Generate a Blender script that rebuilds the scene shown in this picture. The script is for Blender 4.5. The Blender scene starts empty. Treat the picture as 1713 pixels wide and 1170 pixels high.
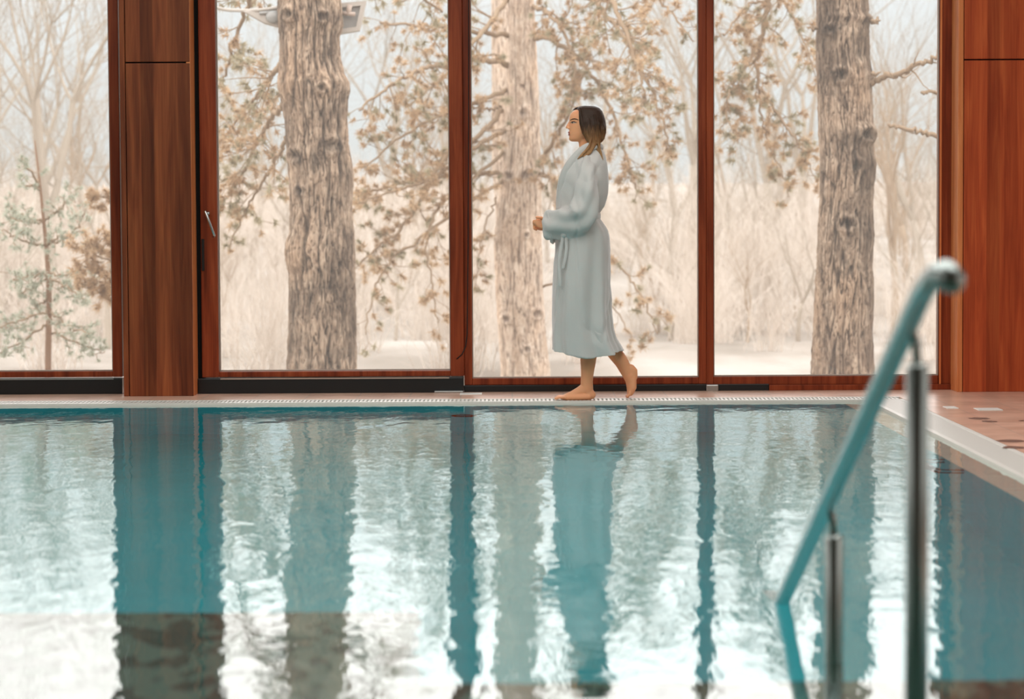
import bpy, bmesh, math, random
from mathutils import Vector, Matrix, noise
from mathutils.bvhtree import BVHTree
from math import sin, cos, pi, radians, sqrt, atan, tan

# ------------------------------------------------------------------ camera
S = bpy.context.scene
COL = S.collection
FPX = 4113.0                      # focal length in pixels of the 1713 px wide frame
PITCH = math.atan(213.0 / FPX)
ROLL = radians(0.30)
CAM = Vector((0, 0, 1.03))
F_ = Vector((0, cos(PITCH), -sin(PITCH)))
R0 = Vector((1, 0, 0)); U0 = Vector((0, sin(PITCH), cos(PITCH)))
R_ = cos(ROLL) * R0 - sin(ROLL) * U0
U_ = sin(ROLL) * R0 + cos(ROLL) * U0
cam = bpy.data.cameras.new('camera'); camo = bpy.data.objects.new('camera', cam); COL.objects.link(camo)
camo.matrix_world = Matrix(((R_.x, U_.x, -F_.x, CAM.x), (R_.y, U_.y, -F_.y, CAM.y), (R_.z, U_.z, -F_.z, CAM.z), (0, 0, 0, 1)))
cam.sensor_fit = 'HORIZONTAL'; cam.sensor_width = 36.0; cam.lens = 36.0 * FPX / 1713.0
cam.clip_start = 0.1; cam.clip_end = 600
cam.dof.use_dof = True; cam.dof.focus_distance = 14.3; cam.dof.aperture_fstop = 3.1
S.camera = camo

# ------------------------------------------------------------------ sky, light, exposure
W = bpy.data.worlds.new('world'); S.world = W; W.use_nodes = True
nt = W.node_tree; nt.nodes.clear()
tc = nt.nodes.new('ShaderNodeTexCoord'); sx = nt.nodes.new('ShaderNodeSeparateXYZ')
nt.links.new(tc.outputs['Generated'], sx.inputs[0])
rp = nt.nodes.new('ShaderNodeValToRGB'); nt.links.new(sx.outputs['Z'], rp.inputs[0])
e = rp.color_ramp.elements
e[0].position = 0.0; e[0].color = (.78, .80, .79, 1)
e[1].position = 1.0; e[1].color = (2.8, 2.95, 3.05, 1)
for p_, v_ in ((.088, 1.0), (.125, 2.1), (.155, 3.2), (.22, 4.2)):
    q = e.new(p_); q.color = (v_ * (.95 if v_ < 1.5 else 1.08), v_ * (.99 if v_ < 1.5 else .97), v_ * (1.01 if v_ < 1.5 else .94), 1)
bg = nt.nodes.new('ShaderNodeBackground'); nt.links.new(rp.outputs[0], bg.inputs[0]); bg.inputs[1].default_value = 1.0
wo = nt.nodes.new('ShaderNodeOutputWorld'); nt.links.new(bg.outputs[0], wo.inputs[0])

def area_light(name, loc, rot, sx_, sy_, power, colr):
    l = bpy.data.lights.new(name, 'AREA'); l.shape = 'RECTANGLE'; l.size = sx_; l.size_y = sy_
    l.energy = power; l.color = colr
    o = bpy.data.objects.new(name, l); COL.objects.link(o); o.location = loc; o.rotation_euler = rot
    return o
area_light('overhead_fill', (-.5, 8.3, 3.95), (0, 0, 0), 7.0, 10.0, 450, (1.0, 1.0, .97))  # added fill lamp over the pool, the ceiling has no opening
area_light('left_side_fill', (-8.9, 5.0, 1.9), (radians(90), 0, radians(-90)), 13.0, 2.6, 76, (1.0, .98, .94))  # added fill lamp, unseen, before a wall without windows
area_light('right_side_fill', (5.9, 3.0, 1.9), (radians(90), 0, radians(90)), 9.0, 2.6, 48, (1.0, .98, .94))  # weaker added fill from the other side, also no window behind it

S.view_settings.view_transform = 'Standard'; S.view_settings.look = 'None'
S.view_settings.exposure = 0.0; S.view_settings.gamma = 1.0; S.view_settings.use_curve_mapping = False
S.cycles.max_bounces = 10; S.cycles.diffuse_bounces = 4; S.cycles.glossy_bounces = 4
S.cycles.transmission_bounces = 6; S.cycles.transparent_max_bounces = 24
S.cycles.caustics_refractive = True; S.cycles.caustics_reflective = True
S.cycles.sample_clamp_indirect = 6.0; S.cycles.use_denoising = True

# ------------------------------------------------------------------ helpers
def P(px, py, D):
    """point of the place seen at that pixel, D metres away along the room's depth"""
    d = F_ * FPX + R_ * (px - 856.5) + U_ * (585.0 - py)
    return CAM + d * (D / d.y)

def PX(px, D, py=640):
    return P(px, py, D).x

class MB:
    def __init__(s): s.v = []; s.f = []; s.m = []
    def box(s, x0, x1, y0, y1, z0, z1, mi=0):
        n = len(s.v)
        s.v += [(x0, y0, z0), (x1, y0, z0), (x1, y1, z0), (x0, y1, z0), (x0, y0, z1), (x1, y0, z1), (x1, y1, z1), (x0, y1, z1)]
        for q in ((0, 3, 2, 1), (4, 5, 6, 7), (0, 1, 5, 4), (1, 2, 6, 5), (2, 3, 7, 6), (3, 0, 4, 7)):
            s.f.append(tuple(n + i for i in q)); s.m.append(mi)
        return s
    def rings(s, rings, cap=True, mi=0):
        n = len(s.v); k = len(rings[0])
        for r in rings: s.v += [tuple(p) for p in r]
        for i in range(len(rings) - 1):
            for j in range(k):
                a = n + i * k + j; b = n + i * k + (j + 1) % k
                s.f.append((a, b, b + k, a + k)); s.m.append(mi)
        if cap:
            s.f.append(tuple(n + j for j in reversed(range(k)))); s.m.append(mi)
            s.f.append(tuple(n + (len(rings) - 1) * k + j for j in range(k))); s.m.append(mi)
        return s
    def tube(s, pts, rad, sides=6, cap=True, mi=0, flat=1.0, up=None):
        pts = [Vector(p) for p in pts]
        if not hasattr(rad, '__len__'): rad = [rad] * len(pts)
        rs = []; prev = None
        for i, p in enumerate(pts):
            t = (pts[min(i + 1, len(pts) - 1)] - pts[max(i - 1, 0)])
            t = t.normalized() if t.length > 1e-9 else Vector((0, 0, 1))
            if prev is None:
                a = Vector(up) if up else (Vector((0, 0, 1)) if abs(t.z) < .9 else Vector((1, 0, 0)))
                u = (a - t * a.dot(t)).normalized()
            else:
                u = prev - t * prev.dot(t); u = u.normalized() if u.length > 1e-9 else prev
            prev = u; w = t.cross(u)
            r = rad[i]; rs.append([p + u * (r * cos(2 * pi * j / sides)) + w * (r * flat * sin(2 * pi * j / sides)) for j in range(sides)])
        return s.rings(rs, cap, mi)
    def ball(s, c, r, seg=14, rg=8, rot=None, mi=0):
        c = Vector(c); r = r if hasattr(r, '__len__') else (r, r, r); rs = []
        for i in range(1, rg):
            a = pi * i / rg
            ring = []
            for j in range(seg):
                b = 2 * pi * j / seg
                q = Vector((r[0] * sin(a) * cos(b), r[1] * sin(a) * sin(b), -r[2] * cos(a)))
                if rot: q = rot @ q
                ring.append(c + q)
            rs.append(ring)
        return s.rings(rs, True, mi)
    def caps(s, pts, rad, sides=14, flat=1.0, up=None):
        """tube with rounded ends"""
        pts = [Vector(p) for p in pts]; rad = list(rad) if hasattr(rad, '__len__') else [rad] * len(pts)
        a = (pts[0] - pts[1]).normalized(); b = (pts[-1] - pts[-2]).normalized()
        P2 = []; R2 = []
        for q in (80, 55, 30): P2.append(pts[0] + a * rad[0] * sin(radians(q))); R2.append(rad[0] * cos(radians(q)))
        P2 += pts; R2 += rad
        for q in (30, 55, 80): P2.append(pts[-1] + b * rad[-1] * sin(radians(q))); R2.append(rad[-1] * cos(radians(q)))
        return s.tube(P2, R2, sides, True, 0, flat, up)
    def tri(s, a, b, c, mi=0):
        n = len(s.v); s.v += [tuple(a), tuple(b), tuple(c)]; s.f.append((n, n + 1, n + 2)); s.m.append(mi)
    def build(s, name, mats, parent=None, smooth=False, bevel=0, loc=None):
        me = bpy.data.meshes.new(name)
        v = s.v
        if loc is not None: v = [(p[0] - loc[0], p[1] - loc[1], p[2] - loc[2]) for p in s.v]
        me.from_pydata(v, [], s.f)
        for m in (mats if isinstance(mats, (list, tuple)) else [mats]): me.materials.append(m)
        me.polygons.foreach_set('material_index', s.m)
        if smooth: me.polygons.foreach_set('use_smooth', [True] * len(me.polygons))
        me.update()
        o = bpy.data.objects.new(name, me); COL.objects.link(o)
        if loc is not None: o.location = loc
        if parent: o.parent = parent
        if bevel:
            b = o.modifiers.new('bevel', 'BEVEL'); b.width = bevel; b.segments = 2; b.limit_method = 'ANGLE'
        return o

def tag(o, label=None, cat=None, group=None, kind=None):
    if label: o['label'] = label
    if cat: o['category'] = cat
    if group: o['group'] = group
    if kind: o['kind'] = kind
    return o
def struct(o, label=None):
    o['kind'] = 'structure'
    if label: o['label'] = label
    return o
def root(name, loc=(0, 0, 0)):
    """children are built in world coordinates, so the empty keeps them there"""
    o = bpy.data.objects.new(name, None); COL.objects.link(o); o.location = loc; return o
def attach(o, r):
    o.parent = r; o.matrix_parent_inverse = Matrix.Translation(r.location).inverted(); return o

def smoothstep(a, b, x):
    t = max(0, min(1, (x - a) / (b - a))); return t * t * (3 - 2 * t)
def interp(tbl, y):
    if y <= tbl[0][0]: return tbl[0][1:]
    for i in range(len(tbl) - 1):
        if y <= tbl[i + 1][0]:
            t = (y - tbl[i][0]) / (tbl[i + 1][0] - tbl[i][0])
            return tuple(a + (b - a) * t for a, b in zip(tbl[i][1:], tbl[i + 1][1:]))
    return tbl[-1][1:]
def spline(pts, n):
    """Catmull-Rom through the points (tuples of any length)"""
    out = []; m = len(pts)
    for i in range(m - 1):
        p0 = pts[max(i - 1, 0)]; p1 = pts[i]; p2 = pts[i + 1]; p3 = pts[min(i + 2, m - 1)]
        for k in range(n):
            t = k / n
            out.append(tuple(.5 * (2 * b + (c - a) * t + (2 * a - 5 * b + 4 * c - d) * t * t + (3 * b - a - 3 * c + d) * t ** 3) for a, b, c, d in zip(p0, p1, p2, p3)))
    out.append(tuple(pts[-1])); return out

def remesh(o, voxel, smooth=4, factor=.5):
    m = o.modifiers.new('r', 'REMESH'); m.mode = 'VOXEL'; m.voxel_size = voxel; m.use_smooth_shade = True
    if smooth:
        q = o.modifiers.new('s', 'SMOOTH'); q.iterations = smooth; q.factor = factor
    dg = bpy.context.evaluated_depsgraph_get(); dg.update()
    ev = o.evaluated_get(dg); me = bpy.data.meshes.new_from_object(ev)
    old = o.data; mats = list(old.materials); o.modifiers.clear(); o.data = me
    me.materials.clear()
    for mm in mats: me.materials.append(mm)
    me.polygons.foreach_set('use_smooth', [True] * len(me.polygons)); me.name = o.name
    return o

# ------------------------------------------------------------------ materials
def mat(name, col, rough=.5, spec=.5, metal=0.0, **kw):
    m = bpy.data.materials.new(name); m.use_nodes = True; b = m.node_tree.nodes['Principled BSDF']
    b.inputs['Base Color'].default_value = (*col, 1); b.inputs['Roughness'].default_value = rough
    b.inputs['Specular IOR Level'].default_value = spec; b.inputs['Metallic'].default_value = metal
    for k, v in kw.items(): b.inputs[k].default_value = v
    return m
def N(m, t, **kw):
    n = m.node_tree.nodes.new(t)
    for k, v in kw.items(): setattr(n, k, v)
    return n
def L(m, a, b): m.node_tree.links.new(a, b)
def mapped(m, scale, coord='Object'):
    t = N(m, 'ShaderNodeTexCoord'); mp = N(m, 'ShaderNodeMapping'); mp.inputs['Scale'].default_value = scale
    L(m, t.outputs[coord], mp.inputs[0]); return mp.outputs[0]
def noise_tex(m, vec, scale, detail=4, rough=.55, dist=0.0):
    n = N(m, 'ShaderNodeTexNoise'); n.inputs['Scale'].default_value = scale; n.inputs['Detail'].default_value = detail
    n.inputs['Roughness'].default_value = rough; n.inputs['Distortion'].default_value = dist; L(m, vec, n.inputs['Vector']); return n
def ramp(m, fac, stops):
    r = N(m, 'ShaderNodeValToRGB'); L(m, fac, r.inputs[0]); el = r.color_ramp.elements
    el[0].position = stops[0][0]; el[0].color = (*stops[0][1], 1); el[1].position = stops[-1][0]; el[1].color = (*stops[-1][1], 1)
    for p_, c_ in stops[1:-1]:
        q = el.new(p_); q.color = (*c_, 1)
    return r.outputs[0]
def bump(m, h, strength=.3, dist=.01):
    b = N(m, 'ShaderNodeBump'); b.inputs['Strength'].default_value = strength; b.inputs['Distance'].default_value = dist
    L(m, h, b.inputs['Height']); L(m, b.outputs[0], m.node_tree.nodes['Principled BSDF'].inputs['Normal'])
def base(m): return m.node_tree.nodes['Principled BSDF'].inputs['Base Color']

def wood(name, dark, mid, light, rough=.38, board=0.0):
    m = mat(name, mid, rough, .2)
    v = mapped(m, (9, 9, .55)); n1 = noise_tex(m, v, 2.2, 5, .55, .6)
    v2 = mapped(m, (60, 60, 1.2)); n2 = noise_tex(m, v2, 2.0, 3, .6, .2)
    mx = N(m, 'ShaderNodeMath', operation='MULTIPLY_ADD'); L(m, n2.outputs[0], mx.inputs[0]); mx.inputs[1].default_value = .35
    L(m, n1.outputs[0], mx.inputs[2])
    c = ramp(m, mx.outputs[0], [(.42, dark), (.66, mid), (.92, light)])
    if board:
        vb = mapped(m, (1 / board, .001, .001)); vo = N(m, 'ShaderNodeTexVoronoi'); vo.voronoi_dimensions = '1D'
        sp = N(m, 'ShaderNodeSeparateXYZ'); L(m, vb, sp.inputs[0]); L(m, sp.outputs[0], vo.inputs['W']); vo.inputs['Scale'].default_value = 1
        hs = N(m, 'ShaderNodeHueSaturation'); mr = N(m, 'ShaderNodeMapRange'); s2 = N(m, 'ShaderNodeSeparateColor')
        L(m, vo.outputs['Color'], s2.inputs[0]); L(m, s2.outputs[0], mr.inputs[0]); mr.inputs[3].default_value = .72; mr.inputs[4].default_value = 1.35
        L(m, mr.outputs[0], hs.inputs['Value']); L(m, c, hs.inputs['Color']); c = hs.outputs[0]
    L(m, c, base(m)); bump(m, mx.outputs[0], .08, .003); return m
M = {}
M['wood'] = wood('stained_wood', (.11, .018, .006), (.225, .040, .013), (.35, .075, .025))
M['panel'] = wood('wood_panel', (.085, .020, .008), (.165, .040, .014), (.26, .072, .024), .45, .075)
M['panel_right'] = wood('wood_panel_right', (.27, .038, .012), (.43, .072, .021), (.58, .125, .036), .45, .085)
M['black'] = mat('black_metal', (.008, .0085, .009), .35, .5)
M['gap'] = mat('dark_gap', (.012, .008, .006), .8)
M['steel'] = mat('brushed_steel', (.55, .56, .55), .28, .5, 1.0)
M['rail_steel'] = mat('rail_steel', (.50, .55, .53), .27, .5, 1.0)
M['rubber'] = mat('seal', (.42, .33, .27), .6)

def glass_mat():
    m = bpy.data.materials.new('window_glass'); m.use_nodes = True; t = m.node_tree; t.nodes.clear()
    o = t.nodes.new('ShaderNodeOutputMaterial'); tr = t.nodes.new('ShaderNodeBsdfTransparent'); tr.inputs[0].default_value = (.97, .98, .975, 1)
    gl = t.nodes.new('ShaderNodeBsdfGlossy'); gl.inputs['Roughness'].default_value = .02
    haze_veil = t.nodes.new('ShaderNodeBsdfTranslucent'); haze_veil.inputs[0].default_value = (.95, .92, .87, 1)  # translucent veil in the panes stands in for haze outdoors
    m1 = t.nodes.new('ShaderNodeMixShader'); m1.inputs[0].default_value = .045
    t.links.new(tr.outputs[0], m1.inputs[1]); t.links.new(haze_veil.outputs[0], m1.inputs[2])
    fr = t.nodes.new('ShaderNodeFresnel'); fr.inputs[0].default_value = 1.45
    m2 = t.nodes.new('ShaderNodeMixShader'); t.links.new(fr.outputs[0], m2.inputs[0])
    t.links.new(m1.outputs[0], m2.inputs[1]); t.links.new(gl.outputs[0], m2.inputs[2]); t.links.new(m2.outputs[0], o.inputs[0])
    return m
M['glass'] = glass_mat()

def water_mat():
    m = bpy.data.materials.new('pool_water'); m.use_nodes = True; t = m.node_tree; t.nodes.clear()
    o = t.nodes.new('ShaderNodeOutputMaterial')
    g = t.nodes.new('ShaderNodeBsdfGlass'); g.inputs['IOR'].default_value = 1.333; g.inputs['Roughness'].default_value = 0.0
    g.inputs['Color'].default_value = (.93, .985, .985, 1)
    tcn = t.nodes.new('ShaderNodeTexCoord')
    def nz(scale, sc, det=2, dist=.3):
        mp = t.nodes.new('ShaderNodeMapping'); mp.inputs['Scale'].default_value = sc; t.links.new(tcn.outputs['Object'], mp.inputs[0])
        n = t.nodes.new('ShaderNodeTexNoise'); n.inputs['Scale'].default_value = scale; n.inputs['Detail'].default_value = det
        n.inputs['Distortion'].default_value = dist; n.inputs['Roughness'].default_value = .45; t.links.new(mp.outputs[0], n.inputs['Vector']); return n.outputs[0]
    def mul(a, k):
        q = t.nodes.new('ShaderNodeMath'); q.operation = 'MULTIPLY'; t.links.new(a, q.inputs[0])
        if isinstance(k, float): q.inputs[1].default_value = k
        else: t.links.new(k, q.inputs[1])
        return q.outputs[0]
    def add(a, b):
        q = t.nodes.new('ShaderNodeMath'); q.operation = 'ADD'; t.links.new(a, q.inputs[0]); t.links.new(b, q.inputs[1]); return q.outputs[0]
    big = nz(1.0, (3.0, 1.6, 1), 1, .6); mid = nz(1.0, (11, 5.0, 1), 2, .5); fine = nz(1.0, (20, 14, 1), 2, .2)
    h = add(add(mul(big, WAVE[0]), mul(mid, WAVE[1])), mul(fine, WAVE[2]))
    b = t.nodes.new('ShaderNodeBump'); b.inputs['Strength'].default_value = 1.0; b.inputs['Distance'].default_value = 1.0
    t.links.new(h, b.inputs['Height']); t.links.new(b.outputs[0], g.inputs['Normal']); t.links.new(g.outputs[0], o.inputs[0])
    return m
WAVE = (.0024, .0014, .00036)
M['water'] = water_mat()

def tile_mat(name, c1, c2, grout, sx_, sy_, rough, mort=.02, var=.06, bumpd=.002):
    m = mat(name, c1, rough, .5)
    b = N(m, 'ShaderNodeTexBrick'); b.offset = 0.0; b.squash = 1.0
    L(m, mapped(m, (1 / sx_, 1 / sx_, 1)), b.inputs['Vector']); b.inputs['Scale'].default_value = 1.0
    b.inputs['Brick Width'].default_value = 1.0; b.inputs['Row Height'].default_value = sy_ / sx_; b.inputs['Mortar Size'].default_value = mort
    b.inputs['Color1'].default_value = (*c1, 1); b.inputs['Color2'].default_value = (*c2, 1); b.inputs['Mortar'].default_value = (*grout, 1)
    n = noise_tex(m, mapped(m, (1, 1, 1)), 3.5, 4); mix = N(m, 'ShaderNodeMix', data_type='RGBA', blend_type='MULTIPLY')
    mix.inputs[0].default_value = 1.0; L(m, b.outputs[0], mix.inputs[6])
    L(m, ramp(m, n.outputs[0], [(.3, (1 - var * 2,) * 3), (.7, (1 + var,) * 3)]), mix.inputs[7]); L(m, mix.outputs[2], base(m))
    return m
M['deck'] = tile_mat('deck_tile', (.80, .50, .37), (.86, .56, .42), (.68, .50, .40), .30, .15, .24, .012, .10)
M['pool'] = tile_mat('pool_liner', (.035, .45, .50), (.038, .47, .53), (.04, .44, .48), .5, .5, .5, .004, .03)
M['pool_wall'] = tile_mat('pool_wall_liner', (.040, .66, .74), (.042, .70, .78), (.04, .64, .7), .5, .5, .5, .004, .03)
def mosaic():
    m = mat('ledge_mosaic', (.06, .10, .08), .4, .4)
    v = N(m, 'ShaderNodeTexVoronoi'); v.inputs['Scale'].default_value = 1.0; L(m, mapped(m, (19, 8, 9)), v.inputs['Vector'])
    s = N(m, 'ShaderNodeSeparateColor'); L(m, v.outputs['Color'], s.inputs[0])
    n = noise_tex(m, mapped(m, (9, 4, 5)), 1.5, 3)
    ad = N(m, 'ShaderNodeMath', operation='ADD'); L(m, s.outputs[0], ad.inputs[0]); L(m, n.outputs[0], ad.inputs[1])
    L(m, ramp(m, ad.outputs[0], [(.4, (.018, .055, .042)), (.95, (.050, .11, .085)), (1.3, (.11, .19, .15))]), base(m)); return m
M['mosaic'] = mosaic()
M['grate'] = mat('grating_plastic', (.74, .72, .67), .4, .4)
M['lip'] = mat('overflow_lip', (.70, .66, .57), .45, .4)
M['white'] = mat('white_plate', (.85, .83, .78), .4, .4)
M['plaster'] = mat('plaster', (.22, .17, .13), .8, .2)

def bark(name, dark, mid, light, wet=None):
    m = mat(name, mid, .85, .2)
    v = mapped(m, (1, 1, .22)); n1 = noise_tex(m, v, 24, 8, .68, .9); n2 = noise_tex(m, mapped(m, (1, 1, .6)), 2.6, 3, .5, .3)
    c1 = ramp(m, n1.outputs[0], [(.33, dark), (.47, mid), (.66, light)])
    at = N(m, 'ShaderNodeAttribute'); at.attribute_name = 'crack'
    mix = N(m, 'ShaderNodeMix', data_type='RGBA', blend_type='MIX'); L(m, at.outputs['Fac'], mix.inputs[0]); L(m, c1, mix.inputs[6])
    mix.inputs[7].default_value = (*[x * .55 for x in dark], 1)
    mul = N(m, 'ShaderNodeMix', data_type='RGBA', blend_type='MULTIPLY'); mul.inputs[0].default_value = 1.0
    L(m, mix.outputs[2], mul.inputs[6])
    L(m, ramp(m, n2.outputs[0], [(.36, wet or (.42, .40, .39)), (.50, (1.0, 1.0, 1.0)), (.7, (1.12, 1.05, .98))]), mul.inputs[7])
    L(m, mul.outputs[2], base(m)); bump(m, n1.outputs[0], .6, .02); return m
M['bark'] = bark('rough_bark', (.060, .040, .027), (.27, .19, .13), (.50, .39, .285))
M['bark_hazed'] = bark('hazed_bark', (.33, .24, .18), (.58, .46, .36), (.72, .61, .50), (.80, .75, .7))  # haze in front of the farther trunks is put into this lighter bark
M['bark_far'] = mat('bare_wood', (.34, .26, .185), .9, .1)
M['bark_far2'] = mat('bare_wood_grey', (.36, .31, .25), .9, .1)
M['branch'] = mat('branch_bark', (.30, .215, .14), .9, .1)
def leafy(name, c1, c2):
    m = mat(name, c1, .7, .2); n = noise_tex(m, mapped(m, (1, 1, 1)), 2.5, 3)
    L(m, ramp(m, n.outputs[0], [(.35, c1), (.65, c2)]), base(m))
    b = m.node_tree.nodes['Principled BSDF']; o = m.node_tree.nodes['Material Output']
    tl = N(m, 'ShaderNodeBsdfTranslucent'); tl.inputs[0].default_value = (*c2, 1); mx = N(m, 'ShaderNodeMixShader'); mx.inputs[0].default_value = .35
    L(m, b.outputs[0], mx.inputs[1]); L(m, tl.outputs[0], mx.inputs[2]); L(m, mx.outputs[0], o.inputs[0]); return m
M['needle_tan'] = leafy('dry_needles', (.38, .24, .13), (.64, .48, .31))
M['needle_olive'] = leafy('olive_needles', (.26, .23, .14), (.50, .44, .30))
M['needle_green'] = leafy('green_needles', (.34, .37, .28), (.52, .54, .44))
M['litter'] = mat('leaf_litter', (.40, .33, .27), .95, .1)
_m = M['litter']; _n = noise_tex(_m, mapped(_m, (1, .5, 1)), .35, 6, .6)
L(_m, ramp(_m, _n.outputs[0], [(.35, (.22, .185, .15)), (.5, (.31, .27, .23)), (.68, (.40, .365, .325))]), base(_m))
M['brush'] = mat('dry_brush', (.58, .51, .44), .9, .1)

# ------------------------------------------------------------------ the room
DW = 14.75          # window plane
DP = 14.48          # front of the timber pillars
DECK = 0.015
XL, XR = 1.87, 2.01     # underwater wall and lip of the pool's right side
X_GR = 2.225            # outer edge of the right grating
Y_LIP0, Y_LIP1, Y_GR = 13.80, 13.93, 14.14
ROOM_L, ROOM_R, ROOM_B, ROOM_T = -9.0, 6.0, -3.5, 4.0

fl = MB()
fl.box(-9, X_GR, Y_GR, 15.2, -.5, DECK)                 # strip between pool and windows
fl.box(X_GR, ROOM_R, ROOM_B, 15.2, -.5, DECK)           # right deck
struct(fl.build('floor', M['deck']))
# little dark stains and missing grout, and drains of the channel
ch = MB(); ch.box(-9, X_GR, Y_LIP1, Y_GR, -.5, -.09); ch.box(XR, X_GR, -3.5, Y_LIP1, -.5, -.09)
struct(ch.build('trim_1', M['gap']), 'dark overflow channel under the white grating')
lip = MB(); lip.box(-9, XR, Y_LIP0, Y_LIP1, -.5, -.004); lip.box(XL, XR, -3.5, Y_LIP0, -.5, -.004)
struct(lip.build('trim_2', M['lip'], bevel=.004), 'beige overflow lip round the pool edge')
pf = MB(); pf.box(-9, XL, -3.5, Y_LIP0, -1.75, -1.6)
struct(pf.build('pool_floor', M['pool']), 'blue pool floor seen through the water')
pw = MB(); pw.box(-9.2, XL + .1, Y_LIP0 - .001, Y_LIP0 + .1, -1.75, -.02); pw.box(XL - .001, XL + .05, -3.5, Y_LIP0, -1.75, -.02)
struct(pw.build('pool_wall', M['pool_wall']), 'blue underwater wall of the pool')
lg = MB(); lg.box(-9, -.28, -3.5, 7.15, -1.6, -.62); lg.box(-.28, XL - .01, -3.5, 6.05, -1.6, -.55)
struct(lg.build('pool_ledge', M['mosaic']), 'dark mosaic ledge under water at the near end')
wt = MB(); wt.v = [(-9, -3.5, 0), (XR, -3.5, 0), (XR, Y_LIP1, 0), (-9, Y_LIP1, 0)]; wt.f = [(0, 1, 2, 3)]; wt.m = [0]
struct(wt.build('water', M['water']), 'still pool water mirroring the windows')

# gratings: slats with open slots
g = MB()
pitch = .0232
n = int((X_GR - (-5)) / pitch)
g.box(-5, X_GR, Y_LIP1 + .004, Y_LIP1 + .045, -.03, DECK - .002); g.box(-5, X_GR, Y_GR - .030, Y_GR - .003, -.03, DECK)
for i in range(n): g.box(-5 + i * pitch, -5 + i * pitch + .0125, Y_LIP1 + .045, Y_GR - .030, -.02, DECK - .002)
o = g.build('overflow_grating', M['grate'], bevel=0); tag(o, 'long white slotted overflow grating between pool water and the window deck', 'grating')
g = MB(); g.box(XR + .004, XR + .03, -2, Y_LIP1, -.03, DECK - .002); g.box(X_GR - .028, X_GR - .003, -2, Y_LIP1, -.03, DECK)
n = int((Y_LIP1 - 3.5) / .0232)
for i in range(n): g.box(XR + .03, X_GR - .028, 3.5 + i * .0232, 3.5 + i * .0232 + .0165, -.02, DECK - .002)
o = g.build('overflow_grating', M['grate']); tag(o, 'white slotted overflow grating along the tiled deck by the handrail', 'grating')

# shell of the room
def shell(name, x0, x1, y0, y1, z0, z1, m='plaster'):
    return struct(MB().box(x0, x1, y0, y1, z0, z1).build(name, M[m]))
shell('wall_left', -9.2, -9.0, ROOM_B, DW, -.5, ROOM_T)
shell('wall_right', 6.0, 6.2, ROOM_B, DW, -.5, ROOM_T)
shell('wall_back', -9.2, 6.2, ROOM_B - .2, ROOM_B, -1.8, ROOM_T)
shell('ceiling', -9.2, 6.2, ROOM_B - .2, 15.2, ROOM_T, ROOM_T + .2)
shell('wall_front', -9.2, 6.2, DW - .05, DW + .2, 3.05, ROOM_T, 'wood')

# ---- timber pillar and timber wall
ZT = 3.05
def Z(px, py, D): return P(px, py, D).z
def pillar(name, xa, xb, m, joint_y, edge=True, label=None):
    r = root(name, ((xa + xb) / 2, DP, DECK)); struct(r, label)
    zj = Z((xa / DP * FPX) + 856.5, joint_y, DP)
    e = .035
    for (z0, z1) in ((DECK, zj - .004), (zj + .004, ZT)):
        attach(MB().box(xa + e, xb, DP, DP + .022, z0, z1).build('panel', M[m], bevel=.003), r)
    attach(MB().box(xa, xa + e - .004, DP - .002, DW - .05, DECK, ZT).build('edge_board', M['wood_edge_lit' if not edge else 'panel'], bevel=.004), r)
    attach(MB().box(xa + .012, xb - .03, DP + .022, DW + .15, DECK, ZT).build('core', M['gap']), r)
    if edge:
        attach(MB().box(xb - .022, xb + .001, DP + .004, DW - .05, DECK, ZT).build('edge_board', M['wood_edge_lit'], bevel=.004), r)
    return r
M['wood_edge_lit'] = wood('lit_edge_wood', (.50, .13, .04), (.68, .21, .07), (.80, .33, .13), .4)  # window light on the side faces is put into this brighter orange
pillar('pillar', PX(207, DP), PX(323.5, DP), 'panel', 105, True, 'stained timber clad pillar between the two left windows')
r = pillar('wall_far', PX(1601, DP), ROOM_R, 'panel_right', 100, False, 'stained timber panelled wall right of the windows')

# ---- windows: every frame member on its own, glass as a pane
def xw(px): return PX(px, DW)
def zw(px, py, D=DW): return P(px, py, D).z
FD0, FD1 = DW - .045, DW + .045     # frame depth
def window(idx, gl, gr, gb, left, right, rail_b, label, leaf=False, d0=FD0):
    """gl, gr glass edges; left/right outer edges of stiles (px); gb glass bottom (py), rail_b rail bottom (py)"""
    r = root('window_%d' % idx, ((xw(gl) + xw(gr)) / 2, DW, DECK)); struct(r, label)
    zb = zw((gl + gr) / 2, gb); zr = zw((gl + gr) / 2, rail_b)
    if left is not None:
        attach(MB().box(xw(left), xw(gl), d0, FD1, zr, ZT).build('stile', M['wood'], bevel=.004), r)
    if right is not None:
        attach(MB().box(xw(gr), xw(right), d0, FD1, zr, ZT).build('stile', M['wood'], bevel=.004), r)
    attach(MB().box(xw(gl), xw(gr), d0 + .002, FD1, zr, zb).build('bottom_rail', M['wood'], bevel=.004), r)
    attach(MB().box(xw(gl), xw(gr), d0 + .002, FD1, ZT - .12, ZT).build('top_rail', M['wood'], bevel=.004), r)
    s = MB(); t = .006; a, b = xw(gl), xw(gr)
    s.box(a, b, DW - .028, DW - .006, zb, zb + t * 1.2); s.box(a, a + t, DW - .028, DW - .006, zb + t, ZT - .12); s.box(b - t, b, DW - .028, DW - .006, zb + t, ZT - .12)
    attach(s.build('glazing_seal', M['rubber']), r)
    attach(MB().box(a, b, DW - .004, DW + .004, zb, ZT - .12).build('glass', M['glass']), r)
    return r, zr
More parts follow.
